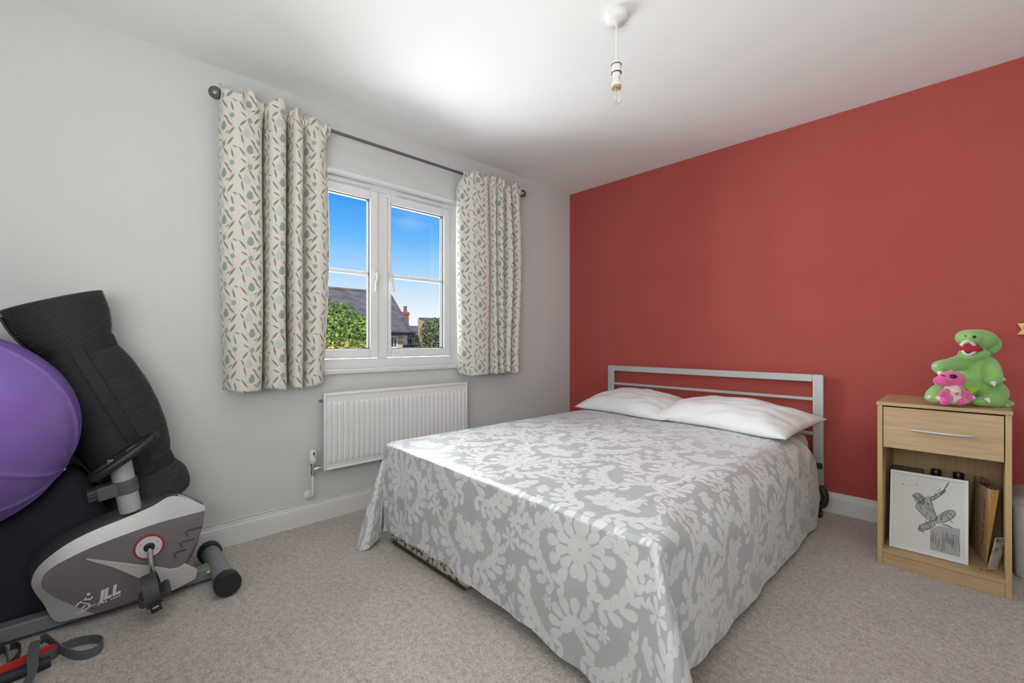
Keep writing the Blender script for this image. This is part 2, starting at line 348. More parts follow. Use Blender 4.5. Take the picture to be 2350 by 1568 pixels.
def build(name, mb, m, parent=None, base=None, smooth=True, bevel=0, angle=38, mods=None, tag=None):
    me = bpy.data.meshes.new(name)
    root = parent
    off = BASE[parent.name] if parent is not None else tuple(base or (0, 0, 0))
    me.from_pydata([(a-off[0], b-off[1], c-off[2]) for (a, b, c) in mb.v], [], mb.f)
    if mb.uv:
        ul = me.uv_layers.new(name='UVMap'); li = np.zeros(len(me.loops), np.int32); me.loops.foreach_get('vertex_index', li)
        ul.data.foreach_set('uv', np.array(mb.uv, np.float32)[li].reshape(-1))
    bm = bmesh.new(); bm.from_mesh(me); bmesh.ops.recalc_face_normals(bm, faces=bm.faces); bm.to_mesh(me); bm.free()
    if smooth:
        me.polygons.foreach_set('use_smooth', [True]*len(me.polygons))
        if angle < 180: me.set_sharp_from_angle(angle=math.radians(angle))
    me.materials.append(m)
    o = bpy.data.objects.new(name, me); COL.objects.link(o)
    if parent is not None: o.parent = parent
    else: o.location = off
    BASE[o.name] = off
    if bevel:
        b = o.modifiers.new('bevel', 'BEVEL'); b.width = bevel; b.segments = 2; b.limit_method = 'ANGLE'; b.angle_limit = math.radians(40)
        b.harden_normals = False
    if tag: label(o, *tag)
    return o
def label(o, text, cat, group=None):
    o['label'] = text; o['category'] = cat
    if group: o['group'] = group
    return o
def thing(name, base, text, cat, group=None):
    o = bpy.data.objects.new(name, None); o.empty_display_size = .05; COL.objects.link(o); o.location = base; BASE[o.name] = tuple(base); return label(o, text, cat, group)
def struct(o): o['kind'] = 'structure'; return o
def bx(*a): return MB().box(*a)

# ------------------------------------------------------------------ room shell
RX, RY, H = 3.25, -4.0, 2.4                 # right wall, wall behind the camera, ceiling height
WY0, WY1, WZ0, WZ1 = -2.41, -1.262, 0.862, 2.05   # window opening
struct(build('floor', bx(-.05, RX+.05, RY-.05, .05, -.12, 0), M_carpet, smooth=False))
struct(build('ceiling', bx(-.3, RX+.2, RY-.2, .2, H, H+.15), M_ceil, smooth=False))
w = MB(); w.box(-.28, 0, RY-.2, WY0, -.12, H); w.box(-.28, 0, WY1, .2, -.12, H); w.box(-.28, 0, WY0, WY1, -.12, WZ0); w.box(-.28, 0, WY0, WY1, WZ1, H)
struct(build('wall_left', w, M_wall, smooth=False))
struct(build('wall_back', bx(0, RX+.2, 0, .2, -.12, H), M_red, smooth=False))
struct(build('wall_right', bx(RX, RX+.2, RY, 0, -.12, H), M_wall, smooth=False))
struct(build('wall_front', bx(0, RX+.2, RY-.2, RY, -.12, H), M_wall, smooth=False))
prof = [(0, 0), (.018, 0), (.018, .082), (.0165, .084), (.0165, .087), (.018, .089), (.017, .094), (.012, .100), (.0115, .106), (.0085, .108), (.0085, .116), (.005, .119), (0, .12)]
def skirting(name, fn, a, b):
    struct(build(name, MB().loops([[fn(d, a, z) for (d, z) in prof], [fn(d, b, z) for (d, z) in prof]]), M_gloss, smooth=False))
skirting('baseboard_left', lambda d, t, z: (d, t, z), RY, 0)
skirting('baseboard_back', lambda d, t, z: (t, -d, z), 0, RX)
skirting('baseboard_right', lambda d, t, z: (RX-d, t, z), RY, 0)
skirting('baseboard_front', lambda d, t, z: (t, RY+d, z), 0, RX)

# ------------------------------------------------------------------ window
FX0, FX1 = -.16, -.09                       # frame depth
win = bpy.data.objects.new('window_1', None); COL.objects.link(win); win.location = (FX1, -1.836, WZ0); BASE['window_1'] = tuple(win.location); struct(win)
def frame_ring(y0, y1, z0, z1, t, x0, x1, tb=None, tl=None):
    tb = tb or t; tl = tl or t; m = MB(); m.box(x0, x1, y0, y0+tl, z0, z1); m.box(x0, x1, y1-t, y1, z0, z1); m.box(x0, x1, y0+tl, y1-t, z0, z0+tb); m.box(x0, x1, y0+tl, y1-t, z1-t, z1); return m
build('frame', frame_ring(WY0, WY1, WZ0, WZ1, .042, FX0, FX1, .06), M_upvc, win, bevel=.004)
build('mullion', bx(FX0, FX1, -1.876, -1.808, WZ0+.06, WZ1-.042), M_upvc, win, bevel=.004)
M_glass = bpy.data.materials.new('window_glass'); M_glass.use_nodes = True
n = M_glass.node_tree.nodes; n.clear(); L = M_glass.node_tree.links
tr = n.new('ShaderNodeBsdfTransparent'); gl = n.new('ShaderNodeBsdfGlossy'); gl.inputs['Roughness'].default_value = .02; fr = n.new('ShaderNodeFresnel'); fr.inputs[0].default_value = 1.3
mxs = n.new('ShaderNodeMixShader'); ou = n.new('ShaderNodeOutputMaterial'); tr.inputs[0].default_value = (.97, .98, .98, 1)
L.new(fr.outputs[0], mxs.inputs[0]); L.new(tr.outputs[0], mxs.inputs[1]); L.new(gl.outputs[0], mxs.inputs[2]); L.new(mxs.outputs[0], ou.inputs[0])
for (y0, y1, hy, sgn, tl) in ((-2.366, -1.880, -1.905, -1, .056), (-1.807, -1.306, -1.797, 1, .021)):
    z0, z1 = WZ0+.064, WZ1-.046
    s = build('sash', frame_ring(y0, y1, z0, z1, .056, FX1-.036, FX1+.012, tl=tl), M_upvc, win, bevel=.006)
    gy0, gy1, gz0, gz1, gm = y0+tl, y1-.056, z0+.056, z1-.056, 1.468
    build('gasket', frame_ring(gy0-.001, gy1+.001, gz0-.001, gz1+.001, .006, FX1-.035, FX1-.004), M_rubber, s, smooth=False)
    build('glazing_bar', bx(FX1-.0295, FX1-.006, gy0, gy1, gm-.011, gm+.011), M_upvc, s, bevel=.004)
    build('pane', bx(FX1-.034, FX1-.030, gy0, gy1, gz0, gm), M_glass, s, smooth=False)
    build('pane', bx(FX1-.034, FX1-.030, gy0, gy1, gm+.0005, gz1), M_glass, s, smooth=False)
    hd = MB(); hx = FX1+.012; hd.box(hx, hx+.014, hy-.011, hy+.011, 1.43, 1.50); hd.tube([(hx+.014, hy, 1.465), (hx+.03, hy, 1.465)], .008, 10)
    hd.tube(catmull([(hx+.03, hy, 1.475), (hx+.036, hy, 1.44), (hx+.032, hy+.008*sgn, 1.40), (hx+.04, hy+.012*sgn, 1.35)], 5), .0075, 10)
    build('handle', hd, M_plastic_w, s, bevel=.002)
    tv = MB(); tv.box(FX1, FX1+.016, y0+.06, y1-.06, WZ1-.036, WZ1-.014); tv.box(FX1+.004, FX1+.020, y0+.08, y1-.08, WZ1-.030, WZ1-.020)
    build('trickle_vent', tv, M_upvc, win, bevel=.002)
sl = MB(); sl.box(FX1-.02, .032, WY0-.045, WY1+.045, WZ0-.026, WZ0+.002)
struct(build('trim_1', sl, M_gloss, bevel=.008))

M_reveal = mat('brilliant_white', (0.84, 0.845, 0.84, 1), .6)
rv = MB(); rv.box(FX1, .0005, WY0, WY1, WZ1-.004, WZ1+.002); struct(build('trim_2', rv, M_reveal, smooth=False))
struct(build('trim_3', bx(FX1, .0005, WY0-.002, WY0+.004, WZ0, WZ1-.004), M_reveal, smooth=False)); struct(build('trim_4', bx(FX1, .0005, WY1-.004, WY1+.002, WZ0, WZ1-.004), M_reveal, smooth=False))

# ------------------------------------------------------------------ radiator
RY0, RY1, RZ0, RZ1 = -2.294, -1.277, .302, .735
rad = thing('radiator', (.06, -1.785, .30), 'white ribbed panel radiator on the wall below the window', 'radiator')
ny, nz_ = 30*8, 40; pitch = (RY1-RY0-.03)/30
P = []
for i in range(ny+1):
    y = RY0+.015+(RY1-RY0-.03)*i/ny; ph = (i/8) % 1; rib = 1.0 if .24 < ph < .76 else (0.0 if ph < .12 or ph > .88 else .5); row = []
    for j in range(nz_+1):
        z = RZ0+.01+(RZ1-RZ0-.02)*j/nz_; e_ = min(z-RZ0-.035, RZ1-.05-z); k = max(0, min(1, e_/.012)); row.append((.088+.008*rib*k, y, z))
    P.append(row)
build('panel', MB().grid(P), M_rad, rad, angle=25)
rim = frame_ring(RY0, RY1, RZ0, RZ1, .015, .076, .0935, .012); build('panel_edge', rim, M_rad, rad, bevel=.005)
bk = MB(); bk.box(.045, .086, RY0+.012, RY1-.012, RZ0+.012, RZ1-.01); build('convector_body', bk, M_rad, rad, bevel=.003)
tg = MB(); tg.box(.040, .082, RY0+.004, RY1-.004, RZ1-.008, RZ1+.003)
build('top_grille', tg, M_rad, rad, bevel=.002)
for y in (RY0+.18, RY1-.18): build('wall_bracket', bx(0.0, .046, y-.02, y+.02, .36, .68), M_rad, rad)
build('air_vent', MB().lathe([(.009, 0), (.009, .012), (.006, .014), (.006, .02)], (.07, RY0, RZ1-.04), (0, -1, 0), 10), M_nickel, rad)
vb = MB(); vy = RY0-.052; vb.lathe([(.011, 0), (.011, .012), (.013, .013), (.013, .03), (.011, .031), (.011, .05), (.015, .051), (.015, .066)], (.065, vy, .285), (0, 0, 1), 14)
vb.lathe([(.009, 0), (.013, .008), (.013, .03), (.009, .032), (.009, .056)], (.065, vy, .318), (0, 1, 0), 12)
v = build('valve_body', vb, M_chrome, rad)
vh = MB(); vh.lathe([(.014, 0), (.018, .004), (.021, .02), (.021, .05), (.019, .066), (.014, .076), (.006, .079)], (.065, vy, .351), (0, 0, 1), 18); vh_ = build('valve_head', vh, M_plastic_w, rad)
vm = MB(); vm.box(.084, .0872, vy-.004, vy+.004, .400, .416); build('setting_mark', vm, M_black, v); vm = MB(); vm.box(.083, .0868, vy+.002, vy+.012, .388, .394); build('setting_mark', vm, mat('teal_mark', lin(70, 180, 165), .5), v)
build('pipe', MB().tube([(.065, vy, .29)]+[(.065, vy, .20)]+catmull([(.065, vy, .185), (.058, vy, .168), (.04, vy, .16), (0.0, vy, .16)], 5), .0075, 12), M_plastic_w, rad)
build('pipe_collar', MB().lathe([(.026, 0), (.026, .004), (.018, .010), (.009, .011)], (0, vy, .16), (1, 0, 0), 18), M_plastic_w, rad)

# cable along the skirting
cb_ = thing('white_cable', (.012, -2.2, .125), 'thin white cable clipped along the top of the skirting below the radiator', 'cable')
build('cable', MB().tube([(.0085, y, .124+.0015*math.sin(y*9)) for y in np.linspace(-3.0, -.6, 50)], .0032, 8), M_plastic_w, cb_)
for p in ((600, 1182), (670, 1164), (733, 1150)):
    q = onX(*p, .01); build('cable_clip', bx(0.002, .013, q[1]-.004, q[1]+.004, .116, .130), M_plastic_w, cb_, bevel=.001)

# ------------------------------------------------------------------ curtain pole and curtains
PX, PZ = .105, 2.218
pole = thing('curtain_pole', (PX, -1.77, PZ), 'dark pewter curtain pole with round end finials above the window', 'curtain pole')
build('rod', MB().tube([(PX, -2.76, PZ), (PX, -.78, PZ)], .0095, 14), M_pole, pole)
for y, sg in ((-2.775, -1), (-.765, 1)):
    build('finial', MB().lathe([(.010, -.012), (.013, -.01), (.013, 0), (.009, .004), (.018, .010), (.027, .022), (.030, .034), (.027, .047), (.018, .058), (.006, .063)], (PX, y, PZ), (0, sg, 0), 20), M_pole, pole)
for y in (-2.55, -1.0):
    b_ = MB(); b_.lathe([(.024, 0), (.024, .006), (.008, .010), (.008, PX-.012)], (0, y, PZ), (1, 0, 0), 14); b_.lathe([(.016, -.008), (.016, .008)], (PX, y, PZ), (0, 1, 0), 14); build('bracket', b_, M_pole, pole)

def curtain(name, plan, ztop, zbot, text, seed, edge):
    rnd = random.Random(seed); base = (PX, sum(p[0] for p in plan)/len(plan), zbot)
    pl = np.array(catmull([(p[0], .022+(p[1]-.045)*1.38, 0) for p in plan], 14))[:, :2]
    d = np.concatenate([[0], np.cumsum(np.linalg.norm(np.diff(pl, axis=0), axis=1))]); nu = 220; su = np.linspace(0, d[-1], nu)
    yy = np.interp(su, d, pl[:, 0]); xx = np.interp(su, d, pl[:, 1]); nv = 120; P = []; UV = []
    ym = (yy[0]+yy[-1])/2
    for i in range(nu):
        row = []; uvr = []; s_ = su[i]; fu = i/(nu-1)
        frill = .018*math.sin(s_*38+seed)+.012*math.sin(s_*71+1.3*seed)
        hem = .006*math.sin(s_*17+seed)+.004*math.sin(s_*41)
        for j in range(nv):
            t = j/(nv-1); z = ztop+frill*(max(0, 1-t*9))+(zbot+hem-ztop-0)*t
            near = math.exp(-((z-PZ)/.05)**2)                         # gathered on the rod
            top = max(0, 1-t/.10)
            xo = xx[i]*(1-near)+near*(PX+.017+.3*(xx[i]-.09)*(xx[i] > .09)+.005*math.sin(s_*95+seed)) + top*.006*math.sin(s_*60+t*40)
            yo = yy[i]+edge(fu, t)+.004*math.sin(t*7+s_*9+seed)*t + top*.006*math.sin(s_*45+seed*2)
            xo += .005*math.sin(t*5+s_*14+seed)
            row.append((max(.012, xo), yo, z)); uvr.append((s_, z))
        P.append(row); UV.append(uvr)
    o = build(name, MB().grid(P, UV), M_curtain, base=base, angle=180)
    sd = o.modifiers.new('thick', 'SOLIDIFY'); sd.thickness = .003; sd.offset = 0
    return label(o, text, 'curtain', 'leaf print curtains')
planL = [(-2.795, .075), (-2.775, .118), (-2.72, .145), (-2.66, .142), (-2.622, .128), (-2.604, .085), (-2.612, .052), (-2.600, .050), (-2.590, .09), (-2.578, .135), (-2.545, .150), (-2.512, .138), (-2.494, .085),
         (-2.500, .045), (-2.484, .045), (-2.478, .09), (-2.468, .135), (-2.446, .145), (-2.424, .132), (-2.412, .09), (-2.400, .07), (-2.380, .098), (-2.34, .118), (-2.295, .105), (-2.270, .07), (-2.268, .05)]
curtain('curtain', planL, 2.248, .786, 'wide leaf and tulip print curtain hanging beside the rolled mat', 1, lambda u, t: (.02*t if u < .2 else 0)*(1-u*5 if u < .2 else 0)+.018*math.sin(PI*t)*max(0, u-.8)*5-.03*max(0, t-.5)*max(0, u-.8)*5)
planR = [(-1.338, .055), (-1.325, .085), (-1.27, .118), (-1.20, .132), (-1.140, .135), (-1.110, .115), (-1.108, .06), (-1.092, .05), (-1.086, .10), (-1.070, .138), (-1.048, .130), (-1.046, .07), (-1.034, .05), (-1.028, .10), (-1.010, .14),
         (-.985, .140), (-.958, .12), (-.957, .06), (-.945, .05), (-.938, .10), (-.915, .138), (-.890, .125), (-.880, .07), (-.868, .07), (-.850, .12), (-.815, .13), (-.785, .10), (-.768, .06)]
curtain('curtain', planR, 2.250, .790, 'narrower leaf and tulip print curtain hanging beside the red wall', 2, lambda u, t: .05*math.sin(PI*min(1, t*1.15))*max(0, u-.6)*2.5 if u > .6 else .012*t)

# ------------------------------------------------------------------ pendant light
px_, py_ = 1.572, -1.647
pen = thing('pendant_light', (px_, py_, 2.4), 'white ceiling rose with hanging flex and bare clear bulb', 'light')
build('ceiling_rose', MB().lathe([(.050, 0), (.050, -.012), (.047, -.022), (.040, -.030), (.012, -.036), (.006, -.040)], (px_, py_, 2.4), (0, 0, 1), 28), M_plastic_w, pen)
build('flex', MB().tube([(px_, py_, 2.365), (px_, py_, 2.20)], .0033, 8), M_plastic_w, pen)
build('lamp_holder', MB().lathe([(.005, 2.215), (.012, 2.208), (.016, 2.195), (.016, 2.19), (.019, 2.189), (.019, 2.155), (.0165, 2.153), (.0165, 2.135)], (px_, py_, 0), (0, 0, 1), 20), M_plastic_w, pen)
for z in (2.190, 2.156):
    build('holder_ring', MB().tube([(px_+.0200*math.cos(a), py_+.0200*math.sin(a), z) for a in np.linspace(0, 2*PI, 25)[:-1]], .0022, 6, closed=True), M_black if z < 2.17 else M_mgrey, pen)
M_bulb = bpy.data.materials.new('clear_bulb_glass'); M_bulb.use_nodes = True; b = M_bulb.node_tree.nodes['Principled BSDF']
b.inputs['Transmission Weight'].default_value = .85; b.inputs['Roughness'].default_value = .12; b.inputs['IOR'].default_value = 1.3; b.inputs['Base Color'].default_value = (.92, .93, .92, 1)
build('bulb_cap', MB().lathe([(.0135, 2.137), (.0135, 2.122), (.019, 2.115), (.021, 2.104), (.019, 2.100)], (px_, py_, 0), (0, 0, 1), 18), M_plastic_w, pen)
build('bulb_collar', MB().lathe([(.0195, 2.101), (.0195, 2.090)], (px_, py_, 0), (0, 0, 1), 18), M_brass, pen)
for k in range(3):
    a = 2*PI*k/3+.4; build('bulb_tube', MB().tube([(px_+.0105*math.cos(a), py_+.0105*math.sin(a), z) for z in (2.098, 2.06, 2.035, 2.030, 2.027)], [.0075, .0075, .0075, .0055, .002], 10), M_bulb, pen)

# ------------------------------------------------------------------ bed
bed = thing('bed', (1.24, -1.1, 0), 'king divan bed with silver metal headboard against the red wall', 'bed')
M_floral = mat('brown_floral_ticking', (0.52, 0.47, 0.40, 1), .85, noisecol=(46, (0.10, 0.065, 0.045, 1), .52, .57))
build('divan_base', bx(.535, 1.19, -2.140, -.16, .018, .31), M_floral, bed, bevel=.02)
build('divan_base', bx(1.26, 1.94, -1.93, -.16, .035, .31), M_floral, bed, bevel=.02)
for (x, y) in ((.58, -2.08), (1.12, -2.08), (.58, -.2), (1.12, -.2), (1.32, -1.85), (1.92, -1.85), (1.32, -.2), (1.9, -.3)):
    build('foot', MB().lathe([(.022, 0), (.022, .02), (.016, .034), (.016, .04)], (x, y, 0), (0, 0, 1), 12), M_brown, bed)
build('divan_trim', MB().box(.58, 1.18, -2.145, -2.137, .016, .023), M_brown, bed, bevel=.002)
build('side_board', bx(1.965, 1.985, -1.93, -1.60, .004, .085), M_pine, bed, bevel=.003)
build('mattress', bx(.525, 1.94, -2.085, -.16, .31, .490), M_mattress, bed, bevel=.05)
hb0, hb1 = -.075, -.045
for x0 in (.468, 1.933):
    p_ = build('headboard_post', bx(x0, x0+.055, hb0, hb1, .165, .83), M_silver_paint, bed, bevel=.004)
build('headboard_top_rail', bx(.523, 1.933, hb0, hb1, .785, .83), M_silver_paint, bed, bevel=.004)
for z in (.680, .575, .47): build('headboard_bar', bx(.523, 1.933, hb0+.006, hb1-.006, z-.010, z+.010), M_silver_paint, bed, bevel=.003)
wn = MB(); wn.box(1.905, 1.985, -.100, -.076, .27, .30); wn.lathe([(.012, 0), (.012, .014), (.006, .016), (.006, .03)], (1.955, -.100, .285), (0, -1, 0), 10); wn.obox((1.955, -.122, .285), ((1, 0, .5), (0, 1, 0), (-.5, 0, 1)), (.022, .003, .006))
build('headboard_bracket', wn, M_brown, bed, bevel=.002)
cs = MB(); cs.tube(catmull([(1.985, -.14, .17), (2.006, -.15, .15), (2.010, -.15, .11), (1.998, -.15, .075), (1.98, -.15, .07)], 4), .020, 10); cs.lathe([(.022, -.012), (.022, .012)], (1.985, -.15, .022), (1, 0, 0), 16); cs.tube([(1.985, -.15, .02), (1.985, -.15, .09)], .010, 10)
build('castor', cs, M_brown, bed)

# bedspread: top sheet, skirts and corner folds in one cloth
def bedspread():
    zt = .512; mb = MB(); NX, NY = 150, 170
    yF = lambda u: -2.120-.062*u                                   # foot edge
    yHd = -.13
    def xe(v): return 2.055-.035*min(1, v*1.4)                      # right edge, v: 0 foot .. 1 head
    def R(v): q = min(1, v/.16); return .022+.13*q*q*(3-2*q)
    def xl(v): return .505+.04*v
    def puff(x, y):
        p = Vector((x, y, 0)); z = .004*noise.noise(p*3.1)+.0025*noise.noise(p*8.0+Vector((4, 1, 0)))
        # crease running from the foot corner towards the pillows
        d = abs((x-1.80)+.10*(y+1.5)); z -= 0
        t = (x-1.872)/.02; z += .007*math.exp(-t*t)*max(0, min(1, (y+2.13)/.1))*max(0, min(1, (-1.35-y)/.3))
        t = (x-(1.23+.05*math.sin(y*2)))/.012; z += .004*math.exp(-t*t)*max(0, min(1, (-.6-y)/.2))*max(0, min(1, (y+1.5)/.2))
        return z
    # outline of the top, and drop at each point of the perimeter
    P, UV = [], []
    for i in range(NX):
        u = i/(NX-1); r1, r2 = [], []
        for j in range(NY):
            v = j/(NY-1); y = yF(u)+(yHd-yF(u))*v; x = xl(v)+(xe(v)-R(v)-xl(v))*u
            edge = min(1, u*12)*min(1, v*30)*1.0
            z = zt+puff(x, y)*edge - .003*max(0, 1-v*60)**2 - .006*max(0, 1-u*50)**2
            r1.append((x, y, z)); r2.append((x, y))
        P.append(r1); UV.append(r2)
    mb.grid(P, UV, cell=.0035); top = np.array(P)
    NS = 46
    def skirt(tops, hems, uvt, dirs, bulge, R_=None):
        Q, V = [], []
        for k in range(len(tops)):
            T = np.array(tops[k], float); Hm = np.array(hems[k], float); row, rv = [], []; Ln = np.linalg.norm(Hm-T)
            o = np.array([Hm[0]-T[0], Hm[1]-T[1], 0]); on_ = np.linalg.norm(o); 
            for s_ in range(NS):
                s = s_/(NS-1)
                q = T+(Hm-T)*s; out = np.array(dirs[k], float)
                q = q+out*bulge(k, s)
                row.append(q); rv.append((uvt[k][0]+dirs[k][0]*s*Ln, uvt[k][1]+dirs[k][1]*s*Ln))
            Q.append(row); V.append(rv)
        mb.grid(Q, V, cell=.0035); return Q
    # foot skirt
    hx = [.520, .70, .855, 1.0, 1.181, 1.368, 1.528, 1.686, 1.806, 1.93]; hz = [.060, .082, .090, .088, .078, .060, .056, .044, .032, .02]
    n_ = NX; tops = [top[i][0] for i in range(n_)]
    hems = []
    for i in range(n_):
        u = i/(n_-1); x = .520+(1.965-.520)*u; wv = .006*math.sin(u*23)+.004*math.sin(u*51+1)
        hems.append((x, -2.163-.045*max(0, u-.75)*4+wv, np.interp(x, hx, hz)+.004*math.sin(u*37)))
    colF = skirt(tops, hems, [(t[0], t[1]) for t in tops], [(0, -1, 0)]*n_, lambda k, s: .022*math.sin(PI*min(1, s*38)/2)*(1-s)+.010*math.sin(s*3)*noise.noise(Vector((k*.06, s*1.2, 3)))+.004*noise.noise(Vector((k*.13, s*5, 7)))+max(0, 1-k/95)*min(1, s*5)*(.006*noise.noise(Vector((k*.22, s*1.6, 11)))+.003*noise.noise(Vector((k*.55, s*4, 13)))))
    footR = hems[-1]
    # right skirt with a rounded shoulder that softens towards the head
    ys = [-1.95, -1.88, -1.786, -1.554, -1.263, -.815, -.434, -.33]; zs = [.10, .090, .080, .050, .036, .026, .024, .03]
    Q, V = [], []
    for j in range(NY):
        v = j/(NY-1); T = top[NX-1][j]; r = R(v); yh = T[1]+.0*v; zh = float(np.interp(-1.95+(-.40+1.95)*v, ys, zs)); yh = -2.02+(-.345+2.02)*v; yh = T[1]+(yh-T[1])
        row, rv = [], []; Ls = r*PI/2+(T[2]-r-zh)
        for s_ in range(NS+14):
            s = s_/(NS+13); dd = s*Ls
            if dd < r*PI/2: a = dd/r; x = T[0]+r*math.sin(a); z = T[2]-r+r*math.cos(a)
            else: x = T[0]+r; z = T[2]-r-(dd-r*PI/2)
            q = max(0, (dd-r*PI/2))/(Ls)
            yb = T[1]+(yh-T[1])*s**1.2
            if v > .7: yb -= .40*((v-.7)/.3)**3*max(0, 1-s*1.25)
            x += q*(.006*math.sin(v*21)+.010*math.sin(v*9+1)-.012*s) + .006*noise.noise(Vector((v*14, s*3, 5)))*min(1, s*4)
            row.append((x, yb, z+.003*math.sin(v*31)*s**4)); rv.append((2.03+dd, yb))
        Q.append(row); V.append(rv)
    mb.grid(Q, V, cell=.0035); rightHem = Q[0][-1]; colR = Q[0]
    # foot right corner fold: a cone of loose cloth from the corner
    apex = top[NX-1][0]
    ctrl = [footR, (2.04, -2.245, .012), (2.125, -2.295, .006), (2.175, -2.280, .02), (2.175, -2.215, .07), (2.135, -2.15, .115), (2.085, -2.10, .13), rightHem]
    arc = catmull(ctrl, 9); Q, V = [], []
    for k, hm in enumerate(arc):
        f = k/(len(arc)-1); row, rv = [], []
        for s_ in range(NS):
            s = s_/(NS-1); q = apex+(hm-apex)*s
            sg = .014*math.sin(PI*s)*(1-abs(2*f-1)); q = q+np.array([.8, -.6, 0])*sg
            t_ = s*(len(colR)-1); a_ = int(t_); b_ = min(a_+1, len(colR)-1); qr = np.array(colR[a_])*(1-(t_-a_))+np.array(colR[b_])*(t_-a_); ql = np.array(colF[-1][s_])
            q = q+(qr-(apex+(arc[-1]-apex)*s))*f**3+(ql-(apex+(arc[0]-apex)*s))*(1-f)**3
            row.append(q); a = -PI/2+f*PI/2; rv.append((2.055+math.cos(a)*s*.52, -2.182+math.sin(a)*s*.52))
        Q.append(row); V.append(rv)
    # ease the last columns into the right skirt
    Q = np.array(Q)
    mb.grid(Q, V, cell=.0035)
    # left skirt and foot left fold (tip resting on the floor in front of the foot)
    n2 = 60; tops = [top[0][int(j*(NY-1)/(n2-1))] for j in range(n2)]
    hems = [(.470-.012*math.sin(j*.7), t[1]-.0, .05) for j, t in enumerate(tops)]
    skirt(tops, hems, [(t[0], t[1]) for t in tops], [(-1, 0, 0)]*n2, lambda k, s: .012*math.sin(PI*min(1, s*6)/2)*(1-s)+.005*math.sin(k*.5)*s)
    ap = top[0][0]; ctrl = [hems[0], (.455, -2.20, .03), (.475, -2.275, .012), (.515, -2.290, .004), (.548, -2.255, .010), (.530, -2.200, .022), (.515, -2.170, .035)]
    arc = catmull(ctrl, 7); Q, V = [], []
    for k, hm in enumerate(arc):
        f = k/(len(arc)-1); row, rv = [], []
        for s_ in range(NS):
            s = s_/(NS-1); q = ap+(hm-ap)*s; q = q+np.array([-.3, -.9, 0])*(.010*math.sin(PI*s)*math.sin(PI*f)) + np.array([0, 0, .004*math.sin(f*9)*s])
            row.append(q); a = PI+f*PI/2; rv.append((.505+math.cos(a)*s*.5, -2.12+math.sin(a)*s*.5))
        Q.append(row); V.append(rv)
    mb.grid(Q, V, cell=.0035)
    o = build('bedspread', mb, M_damask, base=(1.25, -1.2, .0), angle=180)
    at = o.data.attributes.new('woven_pattern', 'FLOAT', 'POINT'); at.data.foreach_set('value', damask_value(mb.uv).astype(np.float32))
    label(o, 'silver grey damask satin bedspread draped over the bed', 'bedspread')
bedspread()

def pillow(cx, cy, cz, a, b, T, rz, tilt, seed, text):
    nu, nv = 70, 50; Q = []
    def pt(u, v, sgn):
        h = T*(max(0, 1-abs(u)**2.6))**.55*(max(0, 1-abs(v)**2.4))**.55
        wr = noise.noise(Vector((u*3+seed, v*2.2, 1)))*.016+noise.noise(Vector((u*1.4+v*2.5+seed, v*5-u*3, 2)))*.010
        x = a*u*(1-.055*math.cos(v*PI/2)); y = b*v*(1-.09*math.cos(u*PI/2)); y += .015*math.sin(u*3+seed)
        z = (h+wr*min(1, h/.05)) if sgn > 0 else -min(h*.6, .040)
        z += (1-math.cos(u*PI/2))*0
        return x, y, z
    for i in range(nu):
        u = -1+2*i/(nu-1); row = []
        for j in range(nv): row.append(pt(u, -1+2*j/(nv-1), 1))
        for j in range(nv-2, 0, -1): row.append(pt(u, -1+2*j/(nv-1), -1))
        Q.append(row)
    ct, st = math.cos(tilt), math.sin(tilt); c, s = math.cos(rz), math.sin(rz); rings = []
    for row in Q:
        r2 = []
        for (x, y, z) in row:
            y2, z2 = y*ct-z*st, y*st+z*ct
            zz = cz+z2
            r2.append((cx+c*x-s*y2, cy+s*x+c*y2, max(zz, .518)))
        rings.append(r2)
    o = build('pillow', MB().loops(rings), M_pillow, base=(cx, cy, .518), angle=180)
    label(o, text, 'pillow', 'white pillows on the bed')
pillow(.875, -.325, .556, .385, .240, .112, -.05, .12, 3.0, 'white pillow tucked under the edge of the other pillow, beside the window wall')
pillow(1.575, -.375, .562, .43, .255, .108, -.16, .10, 8.0, 'plump white pillow overlapping the other, beside the bedside cabinet')

# ------------------------------------------------------------------ bedside cabinet
cab = thing('bedside_cabinet', (2.5075, -.4, 0), 'pale beech bedside cabinet with one drawer above an open shelf', 'cabinet')
c0, c1, cf, cbk, ct_ = 2.300, 2.715, -.600, -.195, .752
build('top', bx(c0-.003, c1+.003, cf-.006, cbk, ct_-.016, ct_), M_beech, cab, bevel=.002)
build('side_panel', bx(c0, c0+.018, cf, cbk, 0, ct_-.016), M_beechv, cab, bevel=.001)
build('side_panel', bx(c1-.018, c1, cf, cbk, 0, ct_-.016), M_beechv, cab, bevel=.001)
build('back_panel', bx(c0+.018, c1-.018, cbk-.006, cbk-.001, .02, ct_-.016), M_beechv, cab)
build('bottom_shelf', bx(c0+.018, c1-.018, cf+.001, cbk-.006, .058, .074), M_beech, cab, bevel=.001)
build('plinth', bx(c0+.018, c1-.018, cf+.006, cf+.022, 0, .058), M_beech, cab, bevel=.001)
dr = build('drawer', MB().box(c0+.021, c1-.021, cf+.001, cf+.018, .545, .730).box(c0+.03, c1-.03, cf+.018, cbk-.03, .56, .72), M_beech, cab, bevel=.001)
hp = catmull([(2.412, cf+.002, .637), (2.432, cf-.016, .637), (2.514, cf-.024, .637), (2.596, cf-.016, .637), (2.616, cf+.002, .637)], 8)
build('handle', MB().tube(hp, [.002+.0035*math.sin(PI*i/(len(hp)-1)) for i in range(len(hp))], 10), M_silver_paint, dr)

